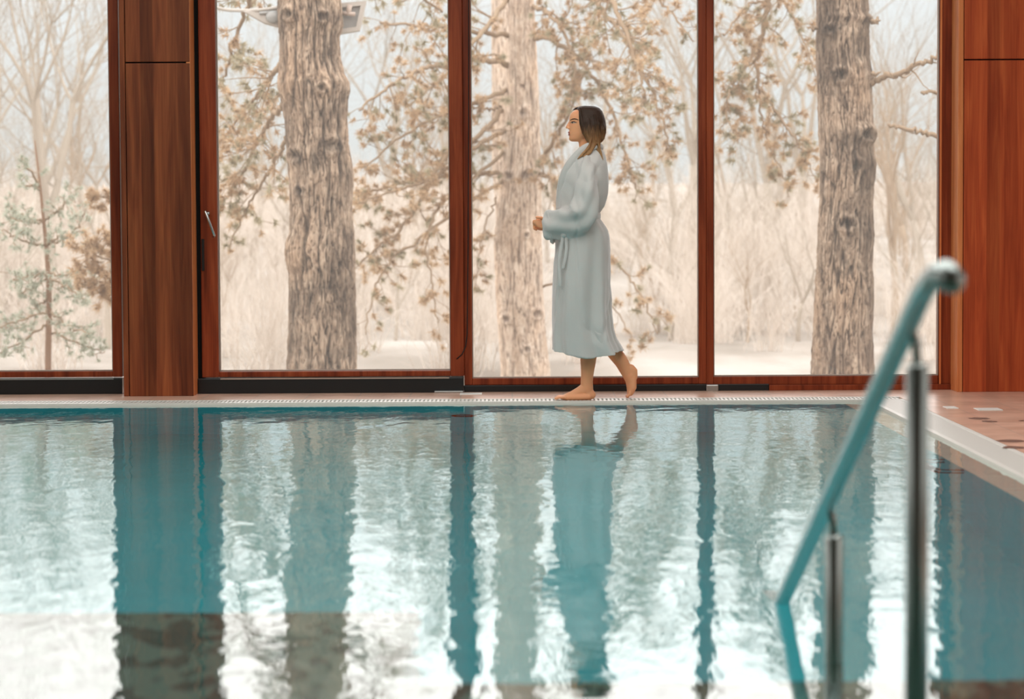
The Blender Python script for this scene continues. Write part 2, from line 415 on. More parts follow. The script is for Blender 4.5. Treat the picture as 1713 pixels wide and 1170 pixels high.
# left-most window runs on out of the picture
window(1, -420, 191, 622, -470, 207, 632, 'fixed window left of the timber pillar')
w2, z2 = window(2, 369, 754.5, 620, 341, 777, 629.5, 'tall sliding window leaf with a lever handle', d0=FD0 - .03)
window(3, 790.5, 1168, 631.5, 777, 1181, 643, 'tall fixed window behind the walking woman')
window(4, 1193, 1567.5, 628.5, 1181, 1589.5, 643, 'tall fixed window left of the timber wall')
# black sliding bases and thresholds
b = MB(); b.box(-4.6, xw(207), FD0 - .02, FD1, DECK, zw(100, 632.5)); struct(b.build('trim_3', M['black'], bevel=.004), 'black base under the left window')
b = MB(); b.box(xw(334), xw(776), FD0 - .05, FD1, DECK, zw(560, 631)); struct(b.build('trim_4', M['black'], bevel=.004), 'deep black base under the sliding window')
b = MB(); b.box(xw(776.5), xw(1285), FD0 - .01, FD1, DECK, zw(1030, 643)); struct(b.build('trim_5', M['black'], bevel=.003), 'low black threshold under the middle window')
b = MB(); b.box(xw(1285), xw(1589), FD0 - .02, FD1, DECK, zw(1430, 642.5)); struct(b.build('trim_6', M['wood'], bevel=.003), 'timber threshold board under the right window')
# thin pale lines on top of the black bases
b = MB(); zz = zw(100, 632.8); b.box(-4.6, xw(193), FD0 - .026, FD0 - .018, zz - .006, zz + .003); struct(b.build('trim_7', M['steel']), 'thin metal strip above the black base of the left window')
b = MB(); zz = zw(560, 631.5); b.box(xw(372), xw(752), FD0 - .056, FD0 - .048, zz - .004, zz + .003); struct(b.build('trim_8', M['rubber']), 'thin strip above the base of the sliding window')
# dark gap left of the sliding leaf and black jamb at the timber wall
struct(MB().box(xw(325), xw(341), DW - .01, DW + .1, DECK, ZT).build('trim_9', M['gap']), 'dark gap between pillar and sliding window')
struct(MB().box(xw(1568.5), xw(1571.5), FD0 - .006, FD0 + .02, zw(1570, 643), ZT).build('trim_10', M['wood_edge_lit']), 'thin light bead on the right window stile')
# vertical gasket line on the meeting stile, curling left at the foot
pts = [P(784, 0, FD0 - .034), P(784, 200, FD0 - .034), P(783, 400, FD0 - .034), P(781.5, 560, FD0 - .034), P(779, 580, FD0 - .034), P(773, 593, FD0 - .034), P(764, 601, FD0 - .034)]
pts = [P(780, -200, FD0 - .032)] + [Vector((p.x, FD0 - .032, p.z)) for p in pts]
attach(MB().tube(pts, .0035, 6).build('cable', M['gap'], smooth=True), w2)
# lever handle
h = MB(); yy = FD0 - .034
a = P(344, 356, yy); h.caps([P(347.5, 357, yy + .02), P(347.5, 357, yy - .03)], .013, 12)
hd = h.build('handle', M['black'], smooth=True); attach(hd, w2)
h = MB(); h.caps([P(347.5, 357, yy - .03), P(347.7, 357.2, yy - .055)], .011, 12); h.caps([P(343.5, 354.5, yy - .055), P(346, 361, yy - .06), P(357.5, 392, yy - .06), P(358.5, 394.5, yy - .055), P(357.5, 396, yy - .04)], [.0075, .008, .0075, .0075, .007], 10)
hl = h.build('lever', M['steel'], smooth=True); hl.parent = hd; hl.matrix_parent_inverse = hd.matrix_parent_inverse.copy(); hl.matrix_parent_inverse = Matrix.Identity(4)
h = MB(); h.box(*(lambda p: (p.x - .008, p.x + .008, yy - .006, yy + .004, p.z - .09, p.z + .10))(P(339.5, 428, yy)))
attach(h.build('lock_strip', M['gap'], bevel=.002), w2)

# small fittings on the deck
def plate(x0, x1, y_px, D, hpx, name, lab, cat, m='white', th=.004):
    a = P(x0, y_px, D); b_ = P(x1, y_px, D)
    # depth span of hpx picture rows on the deck
    yh = 372 - (x0 - 856) * .0052
    D0 = (CAM.z - DECK) * FPX / (y_px + hpx / 2 - yh); D1 = (CAM.z - DECK) * FPX / (y_px - hpx / 2 - yh)
    o = MB().box(a.x * D0 / D, b_.x * D0 / D, D0, D1, DECK, DECK + th).build(name, M[m], bevel=.001)
    return tag(o, lab, cat)
def dk(y_px, x_px): return (CAM.z - DECK) * FPX / (y_px - 372 + (x_px - 856) * .0052)
plate(769, 806, 660, dk(660, 787), 2.6, 'deck_plate', 'white rectangular plate on the deck below the joint of two windows', 'plate')
plate(1637, 1678, 686, dk(686, 1655), 3.6, 'deck_plate', 'long white plate set in the tiles before the timber wall', 'plate')
plate(1584, 1604, 683, dk(683, 1595), 3.2, 'deck_plate', 'small white plate in the tiles nearest the pool corner', 'plate')
p0 = P(1181, 652, FD0); p1 = P(1201, 643.5, FD0)
tag(MB().box(p0.x, p1.x, FD0 - .035, FD0 + .0, DECK, p1.z).build('metal_clip', M['steel'], bevel=.004), 'silver metal clip over the threshold at the foot of the mullion', 'clip')
p0 = P(727, 654, FD0 - .06); p1 = P(775, 652.4, FD0 - .06)
tag(MB().box(p0.x, p1.x, FD0 - .09, FD0 - .051, DECK, DECK + .012).build('metal_strip', M['steel'], bevel=.002), 'thin metal strip lying before the black base of the sliding window', 'strip')
# dark stains where tile glaze has come off
M['stain'] = mat('stain', (.16, .06, .03), .6)
rnd = random.Random(4)
for (sx_, sy_, w_) in ((1638, 701, 34), (1655, 706, 26), (1690, 739, 46), (1697, 750, 40), (1711, 705, 14)):
    D = dk(sy_, sx_); c = P(sx_, sy_, D); r_ = w_ / 2 / FPX * D
    mb = MB(); k = 22; ring = []
    for j in range(k):
        a = 2 * pi * j / k; rr = r_ * (1 + .35 * noise.noise(Vector((cos(a) * 2 + sx_, sin(a) * 2, 0))))
        ring.append((c.x + rr * cos(a), D + rr * sin(a) * 1.2, DECK + .0012))
    mb.v = ring; mb.f = [tuple(range(k))]; mb.m = [0]
    tag(mb.build('tile_stain', M['stain']), 'dark brown worn stain on the tiled deck beside the white grating', 'stain', 'worn stains on the deck tiles')

# underwater fittings
r = root('pool_light', (PX(776, 13.8), Y_LIP0 - .02, -.62)); tag(r, 'round pool light set under water in the far pool wall', 'light')
c = Vector((PX(776, 13.8), Y_LIP0 - .01, -.62))
mb = MB(); ring = [c + Vector((.06 * cos(a * pi / 12), -.02, .06 * sin(a * pi / 12))) for a in range(25)]
attach(mb.tube(ring, .012, 8).build('rim', M['gap'], smooth=True), r)
mb = MB(); mb.ball(c, (.055, .02, .055), 20, 8); attach(mb.build('lens', mat('lens', (.10, .33, .36), .2), smooth=True), r)
r = root('step_rung', (XL - .05, 10.35, -.06)); tag(r, 'dark steel step rungs under water on the right pool wall', 'rung')
for zz in (-.055, -.16):
    mb = MB(); mb.tube(spline([(XL, 10.15, zz), (XL - .09, 10.17, zz), (XL - .11, 10.25, zz), (XL - .11, 10.5, zz), (XL - .09, 10.58, zz), (XL, 10.6, zz)], 5), .013, 8)
    attach(mb.build('rung', M['gap'], smooth=True), r)

# ------------------------------------------------------------------ handrail
r = root('handrail', (.748, 5.4, 0)); tag(r, 'brushed steel handrail sloping down into the pool water', 'handrail')
XH = .748
XHR = .726
def rail_z(D): return .365 + .40 * (5.69 - D)
pts = [(XHR, 6.95, rail_z(6.95)), (XHR, 6.6, rail_z(6.6)), (XHR, 5.7, rail_z(5.7)), (XHR, 4.8, rail_z(4.8)), (XHR, 4.34, rail_z(4.34)), (XHR + .001, 4.27, .925), (XHR + .006, 4.235, .936), (XHR + .014, 4.215, .938), (XHR + .021, 4.205, .934)]
pts = pts[:4] + spline(pts[4:], 5)
attach(MB().caps(pts, .021, 24).build('rail', M['rail_steel'], smooth=True), r)
attach(MB().caps([(XHR + .017, 4.208, .937), (XHR + .025, 4.200, .929)], .0255, 20).build('end_cap', M['rail_steel'], smooth=True), r)
for D, zt, base_z in ((5.70, None, -.55), (4.53, None, -.55)):
    zr = rail_z(D); ztop = zr - .064
    po = MB(); po.tube([(XH, D, base_z), (XH, D, ztop - .006), (XH, D, ztop)], [.0215, .0215, .018], 24)
    post = attach(po.build('post', M['rail_steel'], smooth=True), r)
    def sub(o, pr=post):
        o.parent = pr; return o
    sub(MB().tube([(XH, D, ztop - .01), (XH - .003, D, zr - .02), (XHR + .004, D, zr)], .0095, 14).build('connector', M['rail_steel'], smooth=True))
    sub(MB().tube([(XH, D, base_z), (XH, D, base_z + .012)], .055, 24).build('base_flange', M['rail_steel'], smooth=False))

# ------------------------------------------------------------------ outdoors
GZ = -.9
g = MB()
nx, ny = 60, 50; ys = [15.3 + (220 - 15.3) * (j / ny) ** 1.8 for j in range(ny + 1)]
for j in range(ny + 1):
    for i in range(nx + 1):
        y = ys[j]; x = -70 + 140 * i / nx
        z = GZ + .18 * noise.noise(Vector((x * .15, y * .15, 0))) + .05 * noise.noise(Vector((x, y, 3))) + max(0, y - 42) * .03
        g.v.append((x, y, z))
for j in range(ny):
    for i in range(nx):
        a = j * (nx + 1) + i; g.f.append((a, a + 1, a + nx + 2, a + nx + 1)); g.m.append(0)
struct(g.build('ground', M['litter'], smooth=True), 'pale leaf covered ground of the woods')

def trunk_mesh(name, tbl, D, m, y0=-260, knots=(), seed=0, parent=None, crack=.03, res=200):
    """tbl rows: y px, left px, right px ; built as a round barked trunk standing at distance D"""
    rows = []; zt = P(tbl[0][1], y0, D).z; zb = GZ - .2
    dz = .0085; n = int((zt - zb) / dz); me = bpy.data.meshes.new(name)
    ppm = FPX / D
    verts = []; faces = []; cr = []
    yb = tbl[-1][0]; zlast = P(tbl[-1][1], yb, D).z
    kn = [(P(k[0], k[1], D), k[2], k[3]) for k in knots]
    for i in range(n + 1):
        z = zb + (zt - zb) * i / n
        py = 372 + (CAM.z - z) * ppm       # close enough for looking up the outline
        xl, xr = interp(tbl, py)
        fl_ = 1 + .9 * max(0, (zlast - .25 - z) / (zlast - zb)) ** 1.6 if z < zlast - .25 else 1
        A = P(xl, py, D); B = P(xr, py, D); cx = (A.x + B.x) / 2; r = (B.x - A.x) / 2 * fl_
        for j in range(res):
            a = 2 * pi * j / res
            ux, uy = cos(a), sin(a)
            w = .35 * noise.noise(Vector((ux * 2, uy * 2, z * 2.2 + seed)))
            q = Vector((ux * 6.2 + w, uy * 6.2 - w, z * 1.9 + seed + w))
            n1 = abs(noise.noise(q)); n2 = abs(noise.noise(Vector((ux * 13 + w, uy * 13, z * 5 + 7 + seed))))
            c = max(0, 1 - n1 / .11) * .9 + max(0, 1 - n2 / .09) * .55
            c = min(1, c)
            d = -crack * c + .010 * noise.noise(Vector((ux * 14, uy * 14, z * 9 + seed))) + .006 * noise.noise(Vector((ux * 30, uy * 30, z * 22)))
            x = cx + (r + d) * ux; y = D + (r + d) * uy
            for kp, kr, kh in kn:
                # knots: raised rings with a dark hollow on the side facing the house or at the edge
                if abs(z - kp.z) < kr * 2.2:
                    dd = sqrt((x - kp.x) ** 2 + (z - kp.z) ** 2) / kr
                    if uy < .35 and dd < 2:
                        bumpv = kh * math.exp(-((dd - .75) ** 2) / .12) - kh * .8 * math.exp(-(dd ** 2) / .12)
                        x += ux * bumpv; y += uy * bumpv; c = min(1, c + .75 * math.exp(-(dd ** 2) / .35))
            verts.append((x, y, z)); cr.append(c)
    for i in range(n):
        for j in range(res):
            a = i * res + j; b_ = i * res + (j + 1) % res; faces.append((a, b_, b_ + res, a + res))
    faces.append(tuple(range(n * res, (n + 1) * res)))
    me.from_pydata(verts, [], faces); me.materials.append(M[m])
    at = me.attributes.new('crack', 'FLOAT', 'POINT'); at.data.foreach_set('value', cr)
    me.polygons.foreach_set('use_smooth', [True] * len(me.polygons)); me.update()
    o = bpy.data.objects.new(name, me); COL.objects.link(o)
    if parent: attach(o, parent)
    return o

def tuft(mb, p, d, r, n, rnd):
    """a brush of needles round the twig end"""
    d = d.normalized()
    for i in range(n):
        v = Vector((rnd.gauss(0, 1), rnd.gauss(0, 1), rnd.gauss(0, 1))).normalized() * .85 + d * .55
        v.normalize(); s = v.cross(Vector((rnd.gauss(0, 1), rnd.gauss(0, 1), rnd.gauss(0, 1)))).normalized()
        l = r * rnd.uniform(.6, 1.1); w = .0042 + .003 * rnd.random(); o = p - d * rnd.uniform(0, r * .8)
        e_ = o + v * l + Vector((0, 0, -.12 * l))
        mb.tri(o + s * w, o - s * w, e_)

def bough(pts, r0, r1, twigs, tl, tufts, rnd, wood_mb, leaf_mb, droop=.4, tr=.085, tn=46, start=.15, spread=1.0):
    """one branch through px points (x, y, D) with side twigs and needle tufts"""
    W3 = [P(*p) for p in pts]; C = spline([tuple(p) for p in W3], 8); C = [Vector(c) for c in C]
    C = [c + Vector([rnd.gauss(0, .012) for _ in range(3)]) if 0 < i < len(C) - 1 else c for i, c in enumerate(C)]
    m = len(C); wood_mb.tube(C, [r0 + (r1 - r0) * i / (m - 1) for i in range(m)], 7)
    for k in range(twigs):
        t = start + (1 - start) * (k + rnd.random()) / twigs
        i = min(int(t * (m - 1)), m - 2); f = t * (m - 1) - i; p = C[i].lerp(C[i + 1], f); d = (C[i + 1] - C[i]).normalized()
        side = d.cross(Vector((rnd.gauss(0, 1), rnd.gauss(0, 1), rnd.gauss(0, 1)))).normalized()
        v = (d * rnd.uniform(.3, .9) + side * spread + Vector((0, 0, -droop * rnd.random()))).normalized()
        l = tl * rnd.uniform(.5, 1.15) * (1 - .35 * t); q = p.copy(); T = [q.copy()]; vv = v.copy()
        for s in range(5):
            vv = (vv + Vector((rnd.gauss(0, .22), rnd.gauss(0, .22), rnd.gauss(0, .2) - .06 * droop + .05))).normalized(); q = q + vv * l / 5; T.append(q.copy())
        rr = max(.0035, (r0 + (r1 - r0) * t) * .4); wood_mb.tube(T, [rr * (1 - .75 * s / 5) for s in range(6)], 5)
        if leaf_mb is not None:
            for s in range(tufts):
                j = 5 - (s % 4) if s < 4 else rnd.randint(2, 5)
                tp = T[j] + Vector([rnd.gauss(0, .05) for _ in range(3)]) * (0 if s == 0 else 1)
                if s: wood_mb.tube([T[max(j - 1, 0)], tp], [.004, .003], 4)
                tuft(leaf_mb[rnd.randrange(len(leaf_mb))], tp, (T[j] - T[j - 1]) + Vector((0, 0, .02)), tr * rnd.uniform(.7, 1.2), tn, rnd)

# --- the big gnarled pine left
def tree(name, label, pos):
    r = root(name, pos); tag(r, label, 'tree', 'tree trunks close outside the windows'); return r
D1 = 22.8
T1 = [(-300, 462, 566), (-20, 466, 566), (20, 464, 572), (45, 466, 574), (65, 468, 568), (100, 467, 570), (122, 466, 576), (138, 464, 585), (150, 466, 586), (168, 471, 582), (200, 476, 581), (240, 479, 583), (290, 483, 592), (310, 484, 591), (340, 485, 589), (388, 484, 592), (400, 479, 593), (420, 476, 594), (440, 479, 594), (455, 483, 594), (500, 483, 595), (560, 482, 596), (620, 479, 597)]
t1 = tree('pine_tree', 'big gnarled grey brown pine trunk behind the sliding window', (P(535, 600, D1).x, D1, GZ))
trunk_mesh('trunk', T1, D1, 'bark', knots=((487, 27, .075, .035), (541, 32, .07, .04), (543, 150, .06, .03), (556, 245, .10, .03), (498, 262, .09, .025), (505, 320, .06, .02)), seed=1, parent=t1)
D3 = 22.6
T3 = [(-300, 1366, 1448), (0, 1366, 1452), (28, 1366, 1453), (36, 1366, 1460), (46, 1366, 1454), (100, 1365, 1454), (120, 1366, 1458), (134, 1367, 1461), (150, 1367, 1458), (200, 1369, 1460), (226, 1370, 1464), (245, 1371, 1461), (280, 1372, 1466), (320, 1372, 1461), (360, 1370, 1460), (400, 1368, 1462), (440, 1367, 1459), (500, 1363, 1461), (560, 1360, 1459), (600, 1358, 1461), (625, 1357, 1463)]
t3 = tree('pine_tree', 'straight tan pine trunk with dark knots behind the right window', (P(1410, 600, D3).x, D3, GZ))
trunk_mesh('trunk', T3, D3, 'bark', knots=((1386, 52, .06, .03), (1403, 128, .09, .04), (1444, 226, .09, .045), (1428, 278, .08, .02), (1412, 375, .09, .03)), seed=14, parent=t3)
D2 = 29.0
T2 = [(-300, 856, 886), (0, 851, 893), (100, 850, 898), (200, 846, 903), (300, 838, 905), (350, 832, 906), (400, 826, 906), (500, 830, 909), (560, 834, 913), (620, 838, 920)]
t2 = tree('pine_tree', 'haze-paled straight pine trunk with side branches behind the woman', (P(872, 600, D2).x, D2, GZ))
trunk_mesh('trunk', T2, D2, 'bark_hazed', knots=((876, 190, .08, .02), (882, 294, .10, .03), (852, 295, .07, .03), (880, 393, .05, .02), (896, 525, .08, .03), (848, 533, .07, .02), (880, 583, .06, .02)), seed=33, parent=t2, crack=.014, res=150)
D2b = 31.5
T2b = [(-300, 822, 850), (0, 822, 853), (150, 823, 855), (270, 823, 862), (400, 832, 872), (620, 838, 880)]
t2b = tree('pine_tree', 'slim haze-paled trunk standing close behind the haze-paled pine trunk', (P(850, 600, D2b).x, D2b, GZ))
trunk_mesh('trunk', T2b, D2b, 'bark_hazed', seed=50, parent=t2b, crack=.012, res=110)

def branch_set(tree_root, specs, name, seed, leaf_mats, **kw):
    rnd = random.Random(seed)
    for pts, r0, r1, tw, tl, tu in specs:
        wmb = MB(); lm = [MB() for _ in leaf_mats] if tu else None
        bough(pts, r0, r1, tw, tl, tu, rnd, wmb, lm, **kw)
        b = wmb.build(name, M['branch'], smooth=True); attach(b, tree_root)
        if lm:
            for q, mm in zip(lm, leaf_mats):
                if q.f:
                    o = q.build('needles', M[mm]); o.parent = b; o['kind'] = 'stuff'
# dead branches of the right pine
branch_set(t3, [([(1458, 138, 22.5), (1480, 129, 22.4), (1511, 122, 22.3), (1535, 108, 22.2), (1572, 95, 22.1), (1620, 70, 22)], .030, .016, 9, .45, 0),
                ([(1458, 36, 22.5), (1463, 37, 22.4), (1470, 35, 22.3)], .02, .008, 0, .1, 0),
                ([(1366, 48, 22.5), (1358, 46, 22.4), (1350, 45, 22.4)], .02, .006, 0, .1, 0),
                ([(1458, 124, 22.4), (1466, 125, 22.3), (1474, 121, 22.2)], .018, .006, 0, .1, 0)], 'branch', 5, ())
# boughs of tan needles: right of the pale trunk and round the woman
NB = ('needle_tan', 'needle_olive', 'needle_tan')
branch_set(t2, [
    ([(890, -160, 29), (940, -110, 27.5), (1000, -40, 26.5), (1040, 40, 26), (1065, 110, 25.8), (1080, 170, 25.7)], .045, .010, 34, .75, 4),
    ([(890, -60, 29), (950, -30, 28), (1010, 20, 27.4), (1060, 90, 27), (1100, 180, 26.8), (1120, 245, 26.7)], .040, .009, 34, .65, 4),
    ([(895, 60, 29), (930, 70, 28.4), (980, 110, 28), (1020, 180, 27.8), (1050, 270, 27.6), (1065, 320, 27.5)], .035, .008, 26, .60, 4),
    ([(890, 10, 29), (915, 20, 28.4), (945, 60, 28), (960, 120, 27.8), (950, 180, 27.7)], .030, .008, 20, .50, 4),
    ([(898, 290, 29), (925, 300, 28.4), (960, 320, 28), (990, 300, 27.6)], .030, .010, 12, .40, 4),
    ([(905, 270, 29), (930, 230, 28.6), (960, 170, 28.2), (990, 90, 28)], .028, .008, 14, .45, 4),
    ([(906, 380, 29), (960, 370, 28.2), (1010, 415, 27.6), (1055, 470, 27.2), (1085, 520, 27), (1100, 560, 26.9)], .022, .006, 16, .42, 3),
    ([(908, 480, 29), (980, 470, 28.4), (1030, 520, 28.2), (1060, 570, 28)], .016, .005, 8, .35, 3),
    ([(1020, -60, 27), (1080, -20, 26.5), (1130, 30, 26.2), (1160, 70, 26)], .02, .007, 12, .5, 3),
    # to the left of the pale trunk
    ([(852, 108, 29), (800, 100, 28.5), (750, 107, 28), (700, 118, 27.5), (650, 145, 27.2), (600, 185, 27)], .038, .012, 20, .70, 4),
    ([(852, 60, 29), (800, 55, 28.6), (740, 45, 28.2), (690, 42, 28), (635, 38, 27.8)], .032, .012, 15, .60, 3),
    ([(846, 290, 29), (800, 292, 28.6), (740, 295, 28.2), (680, 305, 28), (600, 325, 27.8)], .030, .012, 14, .55, 3),
    ([(840, 185, 29), (800, 230, 28.6), (740, 270, 28.2), (690, 360, 27.8), (640, 410, 27.6), (598, 445, 27.5)], .032, .010, 30, .65, 4),
    ([(848, 215, 29), (790, 250, 28.4), (720, 300, 27.8), (660, 320, 27.4), (600, 340, 27)], .028, .009, 24, .65, 4),
    ([(846, 250, 29), (790, 300, 28.4), (740, 340, 27.9), (715, 400, 27.6), (722, 470, 27.4), (732, 540, 27.3)], .024, .006, 20, .50, 3),
    ([(848, 150, 29), (800, 170, 28.4), (740, 190, 28), (670, 230, 27.6), (610, 280, 27.4)], .030, .009, 26, .65, 4),
    ([(846, 300, 29), (800, 330, 28.4), (700, 400, 27.6), (650, 440, 27.4), (625, 490, 27.3), (612, 560, 27.2)], .024, .006, 16, .45, 3),
    ([(830, 330, 29), (812, 380, 28.8), (800, 430, 28.6), (795, 480, 28.5)], .012, .005, 8, .3, 3),
    ([(850, 0, 29), (800, 60, 28.2), (740, 130, 27.6), (680, 180, 27.2)], .034, .010, 18, .6, 3),
    ([(840, 180, 29), (815, 182, 28.9), (790, 178, 28.8)], .018, .010, 4, .3, 2),
    ([(842, 240, 29), (815, 245, 28.9), (780, 225, 28.8)], .016, .008, 4, .3, 2),
], 'branch', 11, NB)
# boughs at the left of the big pine
branch_set(t1, [
    ([(470, -120, 22.9), (440, -60, 24), (410, 20, 25), (385, 90, 26), (372, 150, 26.5)], .035, .010, 22, .55, 4),
    ([(470, 110, 22.9), (455, 125, 24), (430, 160, 25), (400, 195, 25.5), (368, 240, 26)], .030, .010, 22, .60, 4),
    ([(472, 175, 22.9), (450, 205, 24.4), (425, 250, 25), (400, 300, 25.3), (380, 330, 25.5)], .028, .008, 22, .55, 4),
    ([(478, 230, 22.9), (462, 270, 24.4), (435, 310, 25), (410, 350, 25.3), (382, 420, 25.5)], .022, .006, 16, .45, 3),
    ([(560, -100, 22.9), (620, -60, 24.5), (680, -20, 26), (740, 20, 27)], .035, .012, 20, .7, 3),
], 'branch', 21, ('needle_tan', 'needle_olive'))
# the boughs hanging in the right window belong to a pine beside the right trunk
D5 = 27.5
t5 = tree('pine_tree', 'pine with hanging tan boughs, its trunk hidden above the right window', (P(1310, 600, D5).x, D5 + 3, GZ))
T5 = [(-300, 1398, 1440), (620, 1392, 1446)]
trunk_mesh('trunk', T5, 25.6, 'bark', seed=71, parent=t5, crack=.015, res=90)
branch_set(t5, [
    ([(1410, -170, 25.8), (1360, -120, 27), (1300, -50, 27.3), (1283, 20, 27.4), (1268, 90, 27.4), (1270, 140, 27.4), (1300, 190, 27.3), (1335, 240, 27.2)], .045, .010, 36, .60, 4),
    ([(1268, 70, 27.4), (1245, 115, 27.2), (1222, 150, 27), (1215, 190, 26.9), (1235, 240, 26.8)], .020, .006, 18, .45, 4),
    ([(1283, 0, 27.4), (1250, 10, 27.2), (1215, 55, 27), (1196, 62, 26.9)], .018, .006, 10, .40, 3),
    ([(1290, -30, 27.4), (1320, 20, 27.2), (1345, 70, 27), (1362, 120, 26.9)], .020, .006, 14, .40, 3),
    ([(1270, 150, 27.4), (1275, 200, 27.3), (1290, 250, 27.2), (1310, 290, 27.1), (1320, 330, 27)], .014, .005, 14, .35, 3),
    ([(1335, 240, 27.2), (1350, 265, 27.2), (1362, 300, 27.2)], .010, .004, 8, .35, 3),
], 'branch', 31, ('needle_tan', 'needle_olive', 'needle_tan'))
D6 = 22.8
t6 = tree('pine_tree', 'pine trunk beyond the timber wall whose dead branches reach into the right window', (P(1700, 600, D6).x, D6, GZ))
trunk_mesh('trunk', [(-300, 1665, 1745), (620, 1660, 1752)], D6, 'bark', seed=90, parent=t6, res=90)
branch_set(t6, [
    ([(1680, 240, 22.6), (1620, 236, 22.4), (1568, 228, 22.3), (1530, 220, 22.2), (1486, 207, 22.1)], .028, .017, 3, .2, 0),
    ([(1680, 160, 22.6), (1620, 158, 22.4), (1568, 155, 22.3), (1541, 154, 22.2)], .022, .014, 2, .2, 0)], 'branch', 6, ())

# --- young pine in the left window, whorls of green branches
DY = 26.5
ty = root('young_pine', (P(78, 600, DY).x, DY, GZ)); tag(ty, 'thin young pine with whorls of green needled branches seen through the leftmost window', 'tree')
mb = MB(); tp = [P(78, 900, DY), P(80, 640, DY), P(82, 500, DY), P(78, 420, DY), P(73, 370, DY), P(66, 300, DY), P(58, 235, DY)]
mb.tube([Vector(c) for c in spline([tuple(p) for p in tp], 6)], [.042 - .036 * i / 36 for i in range(37)], 10)
attach(mb.build('trunk', mat('young_bark', (.22, .12, .065), .9), smooth=True), ty)
rnd = random.Random(8)
for (x0, y0, x1, y1, xm, ym, tw) in ((66, 312, 36, 262, 50, 285, 6), (66, 318, 44, 312, 52, 310, 4), (70, 370, 12, 346, 40, 362, 12), (71, 372, 20, 364, 45, 372, 10), (71, 370, 120, 325, 100, 352, 12),
                                     (75, 410, 4, 386, 40, 405, 16), (75, 410, 142, 358, 120, 392, 14), (76, 408, 100, 395, 88, 404, 6),
                                     (79, 465, 30, 492, 55, 482, 14), (80, 462, 140, 500, 110, 480, 18), (80, 460, 20, 470, 50, 462, 14), (80, 458, 150, 470, 120, 462, 14),
                                     (81, 520, -10, 550, 40, 535, 18), (81, 520, 150, 560, 115, 545, 18), (81, 540, 0, 590, 40, 570, 16), (81, 555, 175, 590, 130, 575, 16), (81, 500, 60, 515, 70, 508, 6)):
    for dd in (rnd.uniform(-.9, .2),):
        w = MB(); lf = [MB()]
        bough([(x0, y0, DY), (xm, ym, DY + dd * .5), (x1, y1, DY + dd)], .014, .006, tw, .20, 2, rnd, w, lf, droop=.1, tr=.07, tn=24, start=.2)
        b = w.build('branch', M['branch'], smooth=True); attach(b, ty)
        o = lf[0].build('needles', M['needle_green']); o.parent = b; o['kind'] = 'stuff'
# tan leaved bush edge at the right of the left window
tb = root('pine_tree', (P(230, 600, 25).x, 25, GZ)); tag(tb, 'small brown needled pine half hidden behind the timber pillar', 'tree')
mb = MB(); mb.tube([P(238, 950, 25), P(236, 600, 25), P(232, 300, 25), P(228, 150, 25)], [.08, .07, .05, .03], 12); attach(mb.build('trunk', M['branch'], smooth=True), tb)
for (a, b_, tw) in (((236, 450), (135, 405), 12), ((236, 470), (140, 445), 10), ((236, 490), (128, 470), 12), ((236, 300), (150, 330), 8), ((234, 380), (165, 400), 8)):
    w = MB(); lf = [MB()]; bough([(a[0], a[1], 25), ((a[0] + b_[0]) / 2, (a[1] + b_[1]) / 2 + 12, 24.9), (b_[0], b_[1], 24.8)], .014, .005, tw, .22, 3, rnd, w, lf, droop=.1, start=.3)
    q = w.build('branch', M['branch'], smooth=True); attach(q, tb); o = lf[0].build('needles', M['needle_tan']); o.parent = q; o['kind'] = 'stuff'

# --- floodlights fixed to the big pine
def quad_frame(r, cs, D, th, mname, inner, name):
    """flat housing with a raised frame; cs four pixel corners"""
    A = [P(x, y, D) for x, y in cs]; c = sum(A, Vector()) / 4
    fwd = Vector((0, th, 0)); mb = MB()
    B = [c + (p - c) * inner for p in A]
    mb.v = [tuple(p) for p in A + B + [p + fwd for p in A]] ; n = 4
    for i in range(4):
        j = (i + 1) % 4; mb.f.append((i, j, 4 + j, 4 + i)); mb.f.append((i, j, 8 + j, 8 + i)); mb.m += [0, 0]
    mb.f.append((8, 9, 10, 11)); mb.m.append(0)
    C = [p + Vector((0, th * .35, 0)) for p in B]; k = len(mb.v); mb.v += [tuple(p) for p in C]
    for i in range(4): mb.f.append((4 + i, 4 + (i + 1) % 4, k + (i + 1) % 4, k + i)); mb.m.append(0)
    o = mb.build(name, M[mname]); attach(o, r)
    g_ = MB(); g_.v = [tuple(p) for p in C]; g_.f = [(0, 1, 2, 3)]; g_.m = [0]
    return o, g_
M['lamp_grey'] = mat('lamp_housing', (.42, .38, .33), .5); M['lamp_glass'] = mat('lamp_glass', (.30, .30, .28), .25)
DL = 22.95
r = root('floodlight', P(590, 30, DL)); tag(r, 'grey square floodlight fixed to the right of the gnarled pine trunk', 'lamp')
o, g_ = quad_frame(r, [(560, 6), (612, 1), (601, 51), (560, 58)], DL, .12, 'lamp_grey', .70, 'housing')
attach(g_.build('lamp_glass', M['lamp_glass']), r)
mb = MB(); mb.tube([P(572, 22, DL - .03), P(594, 24, DL - .04)], .02, 8); mb.tube([P(585, 8, DL - .03), P(582, 26, DL - .03)], .025, 8); attach(mb.build('bracket', M['rubber'], smooth=True), r)
r = root('lamp_shade', P(445, 25, DL)); tag(r, 'pale metal lamp shade on a cable left of the gnarled pine trunk', 'lamp')
a, b_, c, d = P(406, 19, DL - .1), P(472, 8, DL - .1), P(472, 46, DL - .1), P(440, 38, DL - .1)
mb = MB(); q = Vector((0, .22, 0)); mb.v = [tuple(p) for p in (a, b_, c, d)] + [tuple(p + q) for p in (a, b_, c, d)]
mb.f = [(0, 1, 2, 3), (7, 6, 5, 4), (0, 4, 5, 1), (1, 5, 6, 2), (2, 6, 7, 3), (3, 7, 4, 0)]; mb.m = [0] * 6
